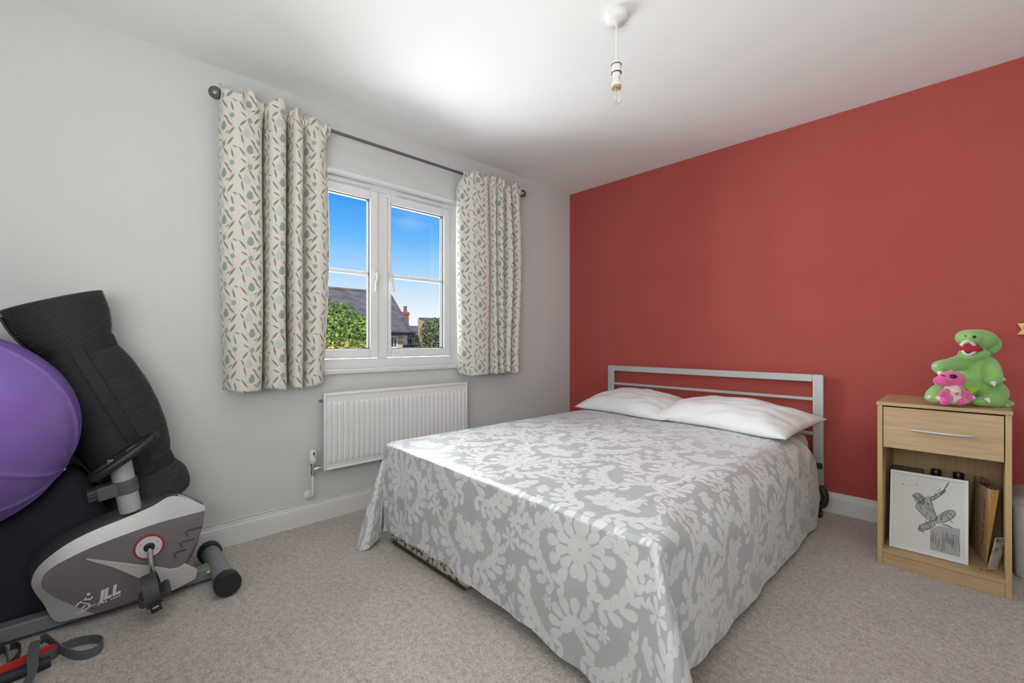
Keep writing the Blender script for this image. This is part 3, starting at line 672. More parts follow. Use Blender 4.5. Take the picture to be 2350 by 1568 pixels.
def on_plane_frame(o, ex, ey):
    o, ex, ey = np.array(o, float), np.array(ex, float), np.array(ey, float); nn = np.cross(ex, ey); nn /= np.linalg.norm(nn)
    return lambda p, d=0.0: tuple(o+ex*p[0]+ey*p[1]+nn*d)
# framed pencil drawing, leaning back on the shelf
M_paper = mat('drawing_paper', (0.66, 0.66, 0.64, 1), .85); M_fr = mat('white_frame', (0.70, 0.71, 0.71, 1), .5)
M_pen1 = mat('pencil_grey', (0.20, 0.20, 0.20, 1), .9); M_pen2 = mat('pencil_dark', (0.075, 0.075, 0.075, 1), .9); M_pen3 = mat('pencil_light', (0.38, 0.38, 0.375, 1), .9)
fw_, fh_ = .258, .352; lean = .16
fr_ = thing('framed_drawing', (2.465, -.52, .075), 'white framed pencil drawing of a crouching figure on a block, in the cabinet', 'picture')
fp = on_plane_frame((2.336, -.545, .0755), (1, .02, 0), (0, math.sin(lean), math.cos(lean)))    # x right, y up, normal towards the room
rg = MB()
for (x0, x1, y0, y1) in ((0, .012, 0, fh_), (fw_-.012, fw_, 0, fh_), (.012, fw_-.012, 0, .014), (.012, fw_-.012, fh_-.012, fh_)):
    rg.loops([[fp(p, -.014) for p in ((x0, y0), (x1, y0), (x1, y1), (x0, y1))], [fp(p, .004) for p in ((x0, y0), (x1, y0), (x1, y1), (x0, y1))]])
build('frame', rg, M_fr, fr_, bevel=.001)
build('paper', MB().prism([(.012, .014), (fw_-.012, .014), (fw_-.012, fh_-.012), (.012, fh_-.012)], lambda p, d: fp(p, d), -.012, -.003), M_paper, fr_)
def dpx(x, y):     # photograph pixels of the drawing to frame coordinates
    u = (x-2041-(7*(1307-y)/185 if False else 0)); A = np.array([(2048, 1092), (2220, 1122), (2220, 1307), (2041, 1260)], float)
    # invert the perspective by bilinear search
    s_, t_ = .5, .5
    for _ in range(12):
        b_ = A[3]*(1-s_)*(1-t_)+A[2]*s_*(1-t_)+A[1]*s_*t_+A[0]*(1-s_)*t_; ds = (1-t_)*(A[2]-A[3])+t_*(A[1]-A[0]); dt = (1-s_)*(A[0]-A[3])+s_*(A[1]-A[2])
        J = np.array([ds, dt]).T; d_ = np.linalg.solve(J, np.array([x, y])-b_); s_ += d_[0]; t_ += d_[1]
    return (s_*fw_, t_*fh_)
def zp(x, y): return dpx(2000+x/6.714, 1040+y/6.714)
def flatpoly(mb, pts, d): mb.prism(pts, lambda p, q: fp(p, q), -.0032, d); return mb
def stroke(mb, pts, w, d=-.0022):
    p = [np.array(q) for q in pts]; N = len(p); Lq, Rq = [], []
    for i in range(N):
        t = p[min(i+1, N-1)]-p[max(i-1, 0)]; t = t/(np.linalg.norm(t)+1e-9); nn = np.array([-t[1], t[0]]); ww = w*(.5+.5*math.sin(PI*(i+.6)/(N+.2)))
        Lq.append(p[i]+nn*ww/2); Rq.append(p[i]-nn*ww/2)
    vs = [fp(q, d) for q in Lq+Rq]; mb.add(vs, [(i, i+1, N+i+1, N+i) for i in range(N-1)])
sk = MB()
shapes = [[(672, 760), (700, 725), (760, 722), (815, 765), (845, 840), (820, 890), (770, 870), (715, 840)],
          [(720, 880), (850, 800), (930, 790), (985, 980), (1030, 1110), (960, 1140), (880, 1110), (780, 1010), (715, 940)],
          [(930, 790), (1000, 760), (1100, 700), (1160, 690), (1110, 740), (1030, 800), (950, 840)],
          [(1000, 1110), (1100, 1030), (1200, 985), (1280, 1000), (1290, 1060), (1220, 1120), (1140, 1160), (1010, 1170)],
          [(740, 1245), (800, 1185), (900, 1150), (960, 1140), (1000, 1200), (920, 1250), (840, 1275), (760, 1280)]]
for sh in shapes: flatpoly(sk, [zp(*q) for q in sh], -.0026)
build('figure_sketch', sk, M_pen3, fr_, smooth=False)
bl = MB(); flatpoly(bl, [zp(925, 1260), zp(1060, 1215), zp(1360, 1260), dpx(2203, 1290), dpx(2138, 1272)], -.0027); build('block_sketch', bl, M_pen3, fr_, smooth=False)
st1, st2 = MB(), MB(); rr = random.Random(5)
for sh in shapes:
    q = [zp(*k) for k in sh]+[zp(*sh[0])]; q = [tuple(k[:2]) for k in catmull([(a, b, 0) for a, b in q], 4)]; stroke(st2, q, .0022, -.0015)
    c = np.mean([zp(*k) for k in sh], axis=0)
    for _ in range(7):
        a = np.array(zp(*sh[rr.randrange(len(sh))])); m_ = c+(a-c)*rr.uniform(.3, .85); t = np.array([rr.uniform(-.012, .012), rr.uniform(-.016, .016)]); stroke(st1, [m_-t, m_, m_+t], .0035, -.002)
stroke(st2, [zp(1110, 720), zp(1160, 640), zp(1205, 570)], .003, -.0015); stroke(st2, [zp(1020, 695), zp(1070, 690), zp(1085, 650)], .002, -.0015)
stroke(st2, [zp(1100, 1190), zp(1180, 1210), zp(1250, 1245)], .004, -.0015)
for k in range(30):
    x = rr.uniform(2140, 2202); y0 = rr.uniform(1228, 1262); y1 = y0+rr.uniform(8, 26); q = [dpx(x, y0), dpx(x+.6, (y0+y1)/2), dpx(x-.4, min(y1, 1272+(x-2138)*.27))]; stroke(st1, q, .0022, -.002)
stroke(st1, [dpx(2075, 1126), dpx(2079, 1128)], .004); stroke(st1, [dpx(2107, 1128), dpx(2111, 1129)], .004)
for k in range(5): stroke(st1, [dpx(2082+k*5, 1129+k*.2), dpx(2085+k*5, 1130+k*.2)], .0012)
build('pencil_hatching', st1, M_pen1, fr_, smooth=False)['kind'] = 'stuff'; build('pencil_outline', st2, M_pen2, fr_, smooth=False)['kind'] = 'stuff'

o = build('cardboard_box', MB().box(2.322, 2.436, -.36, -.225, .0745, .392), mat('grey_card', (0.30, 0.25, 0.23, 1), .8), base=(2.38, -.29, .0745), bevel=.003)
label(o, 'grey card box standing behind the framed drawing', 'box')
M_bottle = mat('dark_bottle', (0.012, 0.010, 0.022, 1), .2); M_cap = mat('black_cap', (0.008, 0.008, 0.010, 1), .35)
for (x, text) in ((2.484, 'dark bottle with black cap beside the grey card box'), (2.560, 'dark purple bottle with black cap nearest the brown envelope')):
    t_ = thing('bottle', (x, -.30, .0745), text, 'bottle', 'bottles in the cabinet')
    build('body', MB().lathe([(.026, 0), (.028, .006), (.028, .255), (.024, .275), (.013, .292), (.013, .305)], (x, -.30, .0745), (0, 0, 1), 20), M_bottle, t_)
    build('cap', MB().lathe([(.018, .303), (.019, .305), (.019, .338), (.017, .341)], (x, -.30, .0745), (0, 0, 1), 20), M_cap, t_)
# bulging brown envelope leaning right
env = thing('envelope', (2.64, -.40, .0745), 'bulging brown paper envelope with red lettering leaning in the cabinet', 'envelope')
M_env = mat('manila_paper', (0.56, 0.40, 0.22, 1), .8, bump=(30, .3, .004)); M_env2 = mat('manila_edge', (0.50, 0.27, 0.07, 1), .8)
eb = np.array([2.644, -.47, .0755]); et = np.array([2.672, -.47, .400]); ed = np.array([-.052, .235, 0])
nu, nv = 14, 14; A_, B_ = [], []
for i in range(nu):
    r1, r2 = [], []
    for j in range(nv):
        s_, t_ = i/(nu-1), j/(nv-1); q = eb+(et-eb)*t_+ed*s_; bul = .020*math.sin(PI*min(1, s_*1.1+.02))**.7*(t_**.6)
        r1.append(q+np.array([-.9, -.25, 0])*(bul+.010*t_)); r2.append(q+np.array([.9, .25, 0])*(.004+.010*t_))
    A_.append(r1); B_.append(r2)
build('front', MB().grid(A_), M_env, env); build('rear', MB().grid(B_), M_env2, env)
for k in (0, -1): build('edge_fold', MB().grid([[A_[k][j] for j in range(nv)], [B_[k][j] for j in range(nv)]]), M_env2, env)
for k, (cc, s0, s1) in enumerate(((lin(180, 60, 50), .25, .5), (lin(50, 140, 150), .08, .3), (lin(190, 190, 180), .5, .8))):
    a = eb+(et-eb)*.99+ed*s0; b2 = eb+(et-eb)*.99+ed*s1; build('paper_inside', MB().obox((a+b2)/2+np.array([.003*k-.006, 0, -.04]), (ed, (et-eb), np.cross(ed, et-eb)), (np.linalg.norm(b2-a)/2, .045, .0015)), mat('paper_%d' % k, cc, .8), env)
def text_mesh(body, size, fn, extrude=.0004, shear=0.0, bold=0.0, sx=1.0):
    cu = bpy.data.curves.new('t', 'FONT'); cu.body = body; cu.size = size; cu.extrude = extrude; cu.shear = shear; cu.offset = bold; cu.resolution_u = 3
    ob = bpy.data.objects.new('t', cu); COL.objects.link(ob); bpy.context.view_layer.update()
    me = bpy.data.meshes.new_from_object(ob.evaluated_get(bpy.context.evaluated_depsgraph_get()))
    m = MB(); m.add([fn(v.co.x*sx, v.co.y, v.co.z) for v in me.vertices], [tuple(p.vertices) for p in me.polygons])
    bpy.data.objects.remove(ob); bpy.data.curves.remove(cu); bpy.data.meshes.remove(me); return m
def env_pt(a, b, c):         # a along the height of the envelope, b across
    t_ = .22+a/.325; s_ = .10+b/.24; q = eb+(et-eb)*t_+ed*s_; bul = .020*math.sin(PI*min(1, s_*1.1+.02))**.7*(max(0, t_)**.6)
    return q+np.array([-.9, -.25, 0])*(bul+.010*t_+.0012+c)
build('lettering', text_mesh('Please do not bend', .026, env_pt), mat('red_print', lin(190, 60, 45), .8), env, smooth=False)
# small photograph card and keys
M_photo = mat('photo_print', (0.55, 0.56, 0.56, 1), .35, noisecol=(26, (0.06, 0.06, 0.06, 1), .50, .62))
ph = MB(); ph.obox((2.676, -.515, .146), ((.35, .45, .0), (.16, -.05, 1), (.9, -.6, -.1)), (.024, .072, .0012)); o = build('photo_card', ph, M_photo, base=(2.672, -.515, .075)); label(o, 'small black and white photo card propped against the cabinet side', 'card')
ky = thing('keys', (2.640, -.545, .0745), 'small metal keys lying on the cabinet shelf below the photo card', 'keys')
build('key_ring', MB().tube([(2.640+.011*math.cos(a), -.552+.011*math.sin(a), .0757) for a in np.linspace(0, 2*PI, 19)[:-1]], .0013, 6, closed=True), M_nickel, ky)
for a in (.2, 1.1):
    d = np.array([math.cos(a), math.sin(a)*.5, 0]); p0 = np.array([2.648, -.548, .0765+.002*a]); build('key', MB().obox(p0+d*.022, (d, (-d[1], d[0], 0), (0, 0, 1)), (.016, .003, .001)).lathe([(.008, -.001), (.008, .001)], p0+d*.004, (0, 0, 1), 12), M_brass, ky)

# ------------------------------------------------------------------ white storage box beside the cabinet
sb = thing('storage_box', (2.95, -.25, 0), 'pale grey plastic storage box with rounded lid behind the bedside cabinet', 'box')
M_tub = mat('translucent_plastic', (0.60, 0.62, 0.64, 1), .35)
def rrect(x0, x1, y0, y1, r, n=6):
    out = []
    for (cx_, cy_, a0) in ((x1-r, y1-r, 0), (x0+r, y1-r, PI/2), (x0+r, y0+r, PI), (x1-r, y0+r, 1.5*PI)):
        for k in range(n+1): a = a0+PI/2*k/n; out.append((cx_+r*math.cos(a), cy_+r*math.sin(a)))
    return out
build('tub', MB().loops([[(x, y, z) for (x, y) in rrect(2.728+i_, 3.13-i_, -.335+i_, -.035-i_, .03)] for (z, i_) in ((0.0, .012), (.01, .006), (.30, 0), (.312, -.003), (.318, -.003))]), M_tub, sb)
build('lid', MB().loops([[(x, y, z) for (x, y) in rrect(2.722+i_, 3.136-i_, -.341+i_, -.029-i_, .035)] for (z, i_) in ((.318, -.001), (.326, -.001), (.34, .006), (.352, .02), (.356, .04))]), mat('lid_plastic', (0.40, 0.38, 0.38, 1), .4), sb)

# gold wall ornament cut by the frame edge
q0 = onY(2333, 742, -.012); q1 = onY(2333, 768, -.012); x0 = q0[0]; zc = (q0[2]+q1[2])/2
om = MB(); om.prism([(x0, zc+.027), (x0+.16, zc+.034), (x0+.16, zc-.034), (x0-.001, zc-.029), (x0+.016, zc-.004)], lambda p, d: (p[0], d, p[1]), -.022, -.006)
wo_ = thing('wall_ornament', (x0+.08, 0, zc), 'gold wall ornament with notched ribbon end fixed to the red wall', 'ornament')
build('ribbon', om, M_brass, wo_, bevel=.003); build('fixing', MB().lathe([(.008, -.010), (.008, 0)], (x0+.08, 0, zc), (0, 1, 0), 12), M_brass, wo_)
build('raised_boss', MB().ell((x0+.035, -.024, zc+.006), (.016, .006, .014)), M_brass, wo_)

# ------------------------------------------------------------------ plush toys
def toy_frame(o):
    o = np.array(o, float); return lambda a, b, c: tuple(o+a*RT-b*FW+c*UP)
RTOY = np.array([RT, -FW, UP]).T
def remesh(o, size, smooth=6):
    r = o.modifiers.new('fuse', 'REMESH'); r.mode = 'VOXEL'; r.voxel_size = size; r.use_smooth_shade = True
    s_ = o.modifiers.new('soften', 'SMOOTH'); s_.factor = .6; s_.iterations = smooth
M_green = mat('green_rib_plush', lin(150, 198, 116), .95, spec=.1, sheen=.4, bump=(260, .5, .004), noisecol=(9, lin(134, 186, 100), .4, .7))
M_dot = mat('toy_black', (0.01, 0.012, 0.012, 1), .25); M_tw = mat('toy_white', (0.78, 0.77, 0.74, 1), .9); M_mouth = mat('toy_red_mouth', lin(178, 44, 58), .9)
TO = (2.595, -.405, .7525); K = .001956
T = toy_frame(TO)
TD = float((np.array(TO)-CAM) @ FW); TA = float((np.array(TO)-CAM) @ RT)
def tp(px, py, b=0.0): return ((px-CX)/F*(TD-b)-TA, b, CAM[2]-(py-CY)/F*(TD-b)-TO[2])
def z8(x, y): return 2100+x/7.128, 740+y/7.128
dino = thing('plush_dinosaur', TO, 'green knitted plush dinosaur with open red mouth sitting on the cabinet', 'soft toy')
def dell(mb, zx, zy, b, r, rot=None):
    a, _, c = tp(*z8(zx, zy), b); R = RTOY if rot is None else RTOY @ rot; mb.ell(T(a, b, c), r, R, 20, 12)
def limb(mb, pts, rad):
    q = []
    for (zx, zy, b) in pts:
        a, _, c = tp(*z8(zx, zy), b); q.append(T(a, b, c))
    n_ = 6; path = catmull(q, n_); rr_ = np.interp(np.linspace(0, len(rad)-1, len(path)), range(len(rad)), rad); mb.tube(path, list(rr_), 14)
    for k in (0, -1): mb.ell(path[k], (rr_[k],)*3, None, 14, 8)
db = MB()
dell(db, 990, 860, .0, (.078, .070, .088)); dell(db, 1000, 1050, -.005, (.090, .078, .062)); dell(db, 970, 640, 0, (.062, .052, .050))
dell(db, 1010, 280, .010, (.070, .062, .045)); dell(db, 880, 250, .035, (.046, .045, .036)); dell(db, 1160, 360, -.012, (.048, .05, .052)); dell(db, 1245, 275, .0, (.020, .024, .024)); dell(db, 960, 520, .018, (.055, .050, .028)); dell(db, 890, 560, .035, (.034, .032, .020))
limb(db, [(780, 650, .01), (600, 690, .03), (400, 730, .045)], [.036, .030, .028]); dell(db, 400, 770, .05, (.022, .018, .022))
limb(db, [(1180, 690, .02), (1250, 790, .075), (1280, 920, .100)], [.036, .032, .030]); dell(db, 1380, 930, .05, (.016, .016, .014))
limb(db, [(760, 1090, .03), (480, 1130, .05), (330, 1200, .055)], [.050, .042, .034]); dell(db, 280, 1235, .055, (.026, .028, .017)); dell(db, 420, 1255, .075, (.032, .030, .015))
limb(db, [(1200, 1090, .03), (1300, 1160, .055), (1250, 1270, .085)], [.052, .046, .040]); dell(db, 1430, 1330, .060, (.040, .034, .020)); dell(db, 1120, 1300, .095, (.048, .032, .021)); dell(db, 1290, 1330, .08, (.045, .034, .020))
limb(db, [(1100, 1080, -.05), (1250, 1150, -.09), (1330, 1200, -.09)], [.05, .036, .018])
db.v = [(x, y, max(z, TO[2])) for (x, y, z) in db.v]
o = build('body', db, M_green, dino, angle=180); remesh(o, .0042, 5)
mo = MB(); dell(mo, 900, 425, .052, (.036, .030, .022)); dell(mo, 960, 440, .045, (.034, .024, .012)); o = build('mouth', mo, M_mouth, dino, angle=180)
up_rim = [(745, 380), (800, 320), (860, 300), (930, 330), (990, 385), (1045, 430)]; lo_rim = [(770, 460), (810, 510), (870, 535), (930, 510), (985, 480)]
for rim in (up_rim, lo_rim):
    q = [T(*tp(*z8(x, y), .084-.034*((x-860)/190)**2)) for (x, y) in rim]; build('lip', MB().tube(catmull(q, 5), .0048, 8), M_tw, dino)
q = catmull([(x, y, 0) for x, y in up_rim], 2)
for (x, y, _) in q[1:-1]:
    b_ = .085-.034*((x-860)/190)**2; a, _, c = tp(*z8(x, y), b_); build('tooth', MB().lathe([(.0048, 0), (.0005, .009)], T(a, b_, c-.003), (0, 0, -1), 6), M_tw, dino)
for (x, y, b_, s_) in ((825, 225, .078, .003), (970, 238, .083, .0060), (1270, 290, .030, .0045)):
    a, _, c = tp(*z8(x, y), b_); build('eye' if s_ > .0035 else 'nostril', MB().ell(T(a, b_, c), (s_,)*3, None, 12, 8), M_dot, dino)
for (x, y, b_, dx, dy) in ((330, 720, .05, -60, -8), (410, 830, .062, -20, 45), (1280, 985, .122, 0, 45), (1405, 915, .078, 30, 15), (240, 1225, .062, -40, 12), (390, 1235, .103, 0, 12), (930, 1235, .105, -40, 5), (1180, 1265, .125, 0, 18), (1470, 1350, .085, 55, 20)):
    a, _, c = tp(*z8(x, y), b_); d = RT*dx*.01-UP*dy*.01-FW*.15; build('claw', MB().lathe([(.0105, -.004), (.009, .004), (.0012, .017)], T(a, b_, max(c, .006)), d, 10), M_tw, dino)

drg = thing('plush_dragon', (2.53, -.50, .7525), 'small pink plush dragon with dark eyes beside the green dinosaur', 'soft toy')
T = toy_frame((2.595-.085*RT[0]*0, -.405, .7525)); M_pink = mat('pink_plush', lin(232, 100, 165), .95, spec=.1, sheen=.5, bump=(300, .4, .003), noisecol=(30, lin(220, 84, 150), .4, .7))
M_cream = mat('cream_plush', lin(214, 206, 190), .95); M_lime = mat('lime_fabric', lin(170, 200, 60), .9)
PB = .125
def pel(mb, zx, zy, b, r): dell(mb, zx, zy, PB+b, r)
pb = MB(); pel(pb, 570, 930, 0, (.042, .038, .034)); pel(pb, 430, 960, .014, (.026, .026, .021)); pel(pb, 680, 930, -.01, (.03, .03, .03)); pel(pb, 640, 1150, 0, (.036, .036, .040)); pel(pb, 780, 1220, 0, (.032, .030, .030)); pel(pb, 620, 1050, -.005, (.026, .024, .026))
limb(pb, [(520, 1130, PB+.01), (440, 1170, PB+.025)], [.013, .012]); limb(pb, [(690, 1110, PB+.02), (670, 1160, PB+.03)], [.013, .011]); limb(pb, [(560, 1230, PB+.01), (480, 1290, PB+.03)], [.018, .016]); limb(pb, [(780, 1270, PB+.01), (740, 1295, PB+.035)], [.018, .015])
pb.v = [(x, y, max(z, .7525)) for (x, y, z) in pb.v]
o = build('body', pb, M_pink, drg, angle=180); remesh(o, .003, 4)
bp_ = MB(); pel(bp_, 610, 1130, .010, (.024, .030, .034)); pel(bp_, 620, 1240, .010, (.026, .030, .024)); o = build('belly', bp_, M_cream, drg, angle=180)
ey = MB(); pel(ey, 620, 890, .026, (.014, .012, .010)); build('eye', ey, M_dot, drg, angle=180); ey = MB(); pel(ey, 455, 895, .010, (.006, .010, .009)); build('eye', ey, M_dot, drg, angle=180)
ey = MB(); pel(ey, 525, 968, .039, (.003, .002, .003)); build('nostril', ey, mat('toy_dark_pink', lin(150, 50, 100), .8), drg, angle=180)
def fin(pts, b, th, m, nm):
    q = [(tp(*z8(x, y), PB+b)[0], tp(*z8(x, y), PB+b)[2]) for (x, y) in pts]; build(nm, MB().prism(q, lambda p, d: T(p[0], d, p[1]), PB+b-th, PB+b), m, drg, bevel=.001)
fin([(720, 870), (745, 840), (830, 815), (810, 885), (750, 915)], .008, .010, M_lime, 'ear'); fin([(560, 815), (620, 775), (660, 830), (640, 850)], -.004, .010, M_lime, 'ear')
fin([(790, 1030), (900, 1050), (1075, 1075), (1000, 1130), (930, 1175), (860, 1100)], -.02, .008, M_lime, 'wing')

# ------------------------------------------------------------------ exercise bike
bike = thing('exercise_bike', (.325, -3.1, 0), 'grey and silver exercise bike with pedals standing along the window wall', 'exercise bike')
M_char = mat('charcoal_shell', (0.050, 0.046, 0.055, 1), .4); M_bsilver = mat('bike_silver', (0.58, 0.58, 0.58, 1), .35, metal=.25)
M_bgrey = mat('bike_grey_panel', (0.190, 0.176, 0.178, 1), .42, metal=.2); M_bbeige = mat('bike_pale_cover', (0.50, 0.49, 0.47, 1), .45)
OA = [(136, 1425), (98, 1380), (74, 1350), (62, 1319), (71, 1290), (94, 1261), (134, 1232), (188, 1203), (254, 1174), (319, 1149), (386, 1132), (430, 1140), (468, 1160), (465, 1200), (452, 1250), (432, 1290), (413, 1306), (400, 1330), (319, 1370), (230, 1400)]
OB = [(136, 1429), (98, 1384), (78, 1357), (72, 1337), (83, 1308), (112, 1279), (159, 1246), (217, 1217), (290, 1188), (348, 1163), (392, 1139), (435, 1146), (471, 1163), (466, 1203), (450, 1250), (430, 1290), (412, 1307), (398, 1347), (319, 1376), (229, 1405)]
OC = [(217, 1409), (145, 1380), (109, 1362), (95, 1344), (100, 1322), (123, 1301), (163, 1279), (217, 1254), (290, 1226), (362, 1201), (428, 1183), (455, 1176), (470, 1172), (460, 1217), (446, 1250), (428, 1287), (411, 1303), (395, 1352), (319, 1375), (240, 1402)]
def outline(pts, x, k=5):
    q = [np.array(onX(p[0], p[1], x)) for p in pts]
    seg = []
    for i in range(len(q)):     # smooth along the curved part, straight along the base
        a, b, c, d = q[i-1], q[i], q[(i+1) % len(q)], q[(i+2) % len(q)]
        for t in np.linspace(0, 1, k, endpoint=False):
            if i in (11, 12, 16, 17, 18, 19): seg.append(b+(c-b)*t)
            else: seg.append(.5*((2*b)+(-a+c)*t+(2*a-5*b+4*c-d)*t*t+(-a+3*b-3*c+d)*t**3))
    return seg
KA, KB, KC = outline(OA, .325), outline(OB, .370), outline(OC, .388); NK = len(KA)
def strip(r0, r1, i0, i1, mid=None):
    m = MB(); idx = [i % NK for i in range(i0, i1+1)]; rows = [[r0[i] for i in idx], [r1[i] for i in idx]]
    if mid is not None: rows.insert(1, [(r0[i]+r1[i])/2+mid for i in idx])
    return m.grid(rows)
build('top_shell', strip(KA, KB, 10, 52, np.array([.006, 0, .004])), M_char, bike, angle=180)
t1 = strip(KB, KC, 0, 60); build('silver_trim', t1, M_bsilver, bike, angle=60)
build('front_cover', strip(KA, KB, 52, 66, np.array([.008, 0, .004])), M_bsilver, bike, angle=180)
build('lower_edge', strip(KA, KB, 66, 110), M_bgrey, bike, angle=60); build('panel_edge', strip(KB, KC, 60, 100), M_bgrey, bike, angle=60)
pc = MB(); cen = sum(KC)/NK; cen = cen+np.array([.006, 0, 0]); pc.add([tuple(p) for p in KC]+[tuple(cen)], [(i, (i+1) % NK, NK) for i in range(NK)]); build('side_panel', pc, M_bgrey, bike, angle=180)
mir = lambda r: [np.array([.325-(p[0]-.325)*.4, p[1], p[2]]) for p in r]
fs = MB(); fs.loops([KA, mir(KB), mir(KC)], cap0=False, cap1=True); build('far_shell', fs, M_char, bike, angle=50)
sw = [(196, 1282), (270, 1290), (348, 1299), (391, 1306), (411, 1303), (424, 1294), (453, 1308), (449, 1328), (396, 1356), (355, 1345), (315, 1326), (260, 1303), (200, 1286)]
swp = [onX(*p, .392) for p in sw]
build('pale_cover', MB().loops([[(x, q[1], q[2]) for q in swp] for x in (.376, .397)]), M_bbeige, bike, bevel=.004)
for k in range(3):
    p0 = [(430, 1218), (418, 1244), (403, 1268)][k]; q = onX(*p0, .391); lv = MB(); lv.box(.386, .3935, q[1], q[1]+.050-.008*k, q[2]-.0015, q[2]+.0015); lv.obox((.390, q[1]-.003, q[2]-.012), ((1, 0, 0), (0, .93, .3), (0, -.3, .93)), (.0035, .0015, .012)); build('vent_louvre', lv, M_char, bike)
hubc = onX(342, 1255, .392)
build('crank_disc', MB().lathe([(.0470, -.006), (.0470, .003), (.042, .004)], (.393, hubc[1], hubc[2]), (1, 0, 0), 40), mat('red_ring', lin(165, 38, 34), .4), bike)
build('disc_plate', MB().lathe([(.0405, .002), (.0405, .0052), (.018, .0058)], (.393, hubc[1], hubc[2]), (1, 0, 0), 40), mat('pale_disc', (0.62, 0.64, 0.63, 1), .4), bike)
build('hub', MB().lathe([(.0175, .004), (.0175, .008), (.012, .012), (.010, .024)], (.393, hubc[1], hubc[2]), (1, 0, 0), 24), M_black, bike)
for k in range(6):
    a = k*PI/3+.5; build('disc_rivet', MB().lathe([(.0035, .0052), (.003, .007)], (.393, hubc[1]+.030*math.cos(a), hubc[2]+.030*math.sin(a)), (1, 0, 0), 8), M_tube, bike)
ce = np.array([.428, -3.066, .092]); cs_ = np.array([.409, hubc[1], hubc[2]])
build('crank_arm', MB().tube([cs_, cs_+(ce-cs_)*.5, ce], [.0095, .0085, .0095], 12), M_chrome, bike)
# pedal: two side bars, end caps, tread plate and a strap
pd = MB(); pcn = np.array([.492, -3.068, .088]); ax_ = np.array([1, -.05, .05]); ax_ /= np.linalg.norm(ax_); ay_ = np.array([.05, 1, .28]); ay_ /= np.linalg.norm(ay_); az_ = np.cross(ax_, ay_)
for s_ in (-1, 1): pd.tube([pcn+ay_*.036*s_-ax_*.052, pcn+ay_*.036*s_+ax_*.052], .0125, 12)
pd.obox(pcn-ax_*.048, (ax_, ay_, az_), (.007, .036, .009)); pd.obox(pcn+ax_*.046, (ax_, ay_, az_), (.008, .036, .009)); pd.tube([pcn-ax_*.064, pcn+ax_*.05], .009, 12)
for k in (-2, -1, 0, 1, 2): pd.obox(pcn+ax_*.018*k, (ax_, ay_, az_), (.003, .036, .010))
ped = build('pedal', pd, M_dgrey, bike, bevel=.0015)
arch = [pcn+ax_*.062+az_*(-.018)-ay_*.006, pcn+ax_*.068+az_*.015-ay_*.006, pcn+ax_*.05+az_*.060, pcn+ax_*.01+az_*.080, pcn-ax_*.035+az_*.062, pcn-ax_*.058+az_*.018, pcn-ax_*.056-az_*.008]
build('pedal_strap', MB().ribbon(catmull(arch, 6), ay_, .046, .004), M_dgrey, ped)
for k in range(4): build('strap_slot', MB().obox(pcn-ax_*(.0535+.001*k)+az_*(.014+.0125*k)+ay_*.006, (ay_, az_, ax_), (.008, .0022, .0045)), mat('slot_light', (0.45, 0.43, 0.41, 1), .7) if k == 0 else MATS['slot_light'], ped)
build('strap_tab', MB().obox(pcn+ax_*.070-az_*.020-ay_*.006, (ay_, az_, ax_), (.016, .018, .003)), M_black, ped); build('tab_badge', MB().obox(pcn+ax_*.0745-az_*.020-ay_*.006, (ay_, az_, ax_), (.009, .003, .001)), M_tube, ped)
# upright tube, clamp and knob
tb, tt = np.array([.345, -3.128, .375]), np.array([.345, -3.163, .585]); td = (tt-tb)/np.linalg.norm(tt-tb); ty = np.cross((1, 0, 0), td)
build('upright_tube', MB().tube([tb, tb+td*.1, tt], .0345, 24), M_tube, bike)
cl = MB(); cc = tb+td*.100; cl.tube([cc-td*.026, cc+td*.026], .0395, 24); cl.obox(cc-np.array(ty)*(-.045 if np.dot(ty, (0, -1, 0)) > 0 else .045)*1.0, ((1, 0, 0), ty, td), (.030, .036, .025))
clp = build('clamp', cl, M_mgrey, bike, bevel=.003)
kd = np.array([0, -td[2], td[1]]); kc = cc+kd*.092; kb = MB(); rings = []
for h in (-.014, -.012, .012, .014):
    rings.append([kc+kd*h+(.025+(.003 if k % 4 < 2 else 0))*(math.cos(2*PI*k/32)*np.array([1, 0, 0])+math.sin(2*PI*k/32)*td) for k in range(32)])
kb.loops(rings); kb.tube([cc+kd*.07, kc], .008, 10); build('clamp_knob', kb, M_dgrey, bike, angle=25)
# looped hand grip on top of the tube
ga, gb = np.array([.372, -3.238, .527]), np.array([.372, -3.060, .658]); gc = (ga+gb)/2; gu = (gb-ga)/2; gl_ = np.linalg.norm(gu); gu = gu/gl_; gx = np.array([1, 0, 0.0])
lp = [gc+gu*gl_*math.copysign(abs(math.cos(a))**.8, math.cos(a))+gx*.044*math.sin(a) for a in np.linspace(0, 2*PI, 49)[:-1]]
build('hand_grip_loop', MB().tube(lp, .0165, 12, closed=True), M_black, bike)
build('grip_bridge', MB().obox(gc-gu*.018, (gx, gu, np.cross(gx, gu)), (.038, .030, .010)), M_dgrey, bike, bevel=.004)
build('grip_sensor', MB().tube([gc+gu*(gl_*.2)-gx*.042, gc+gu*(gl_*.62)-gx*.038, gc+gu*gl_*.92-gx*.022], .0150, 12), M_mgrey, bike)
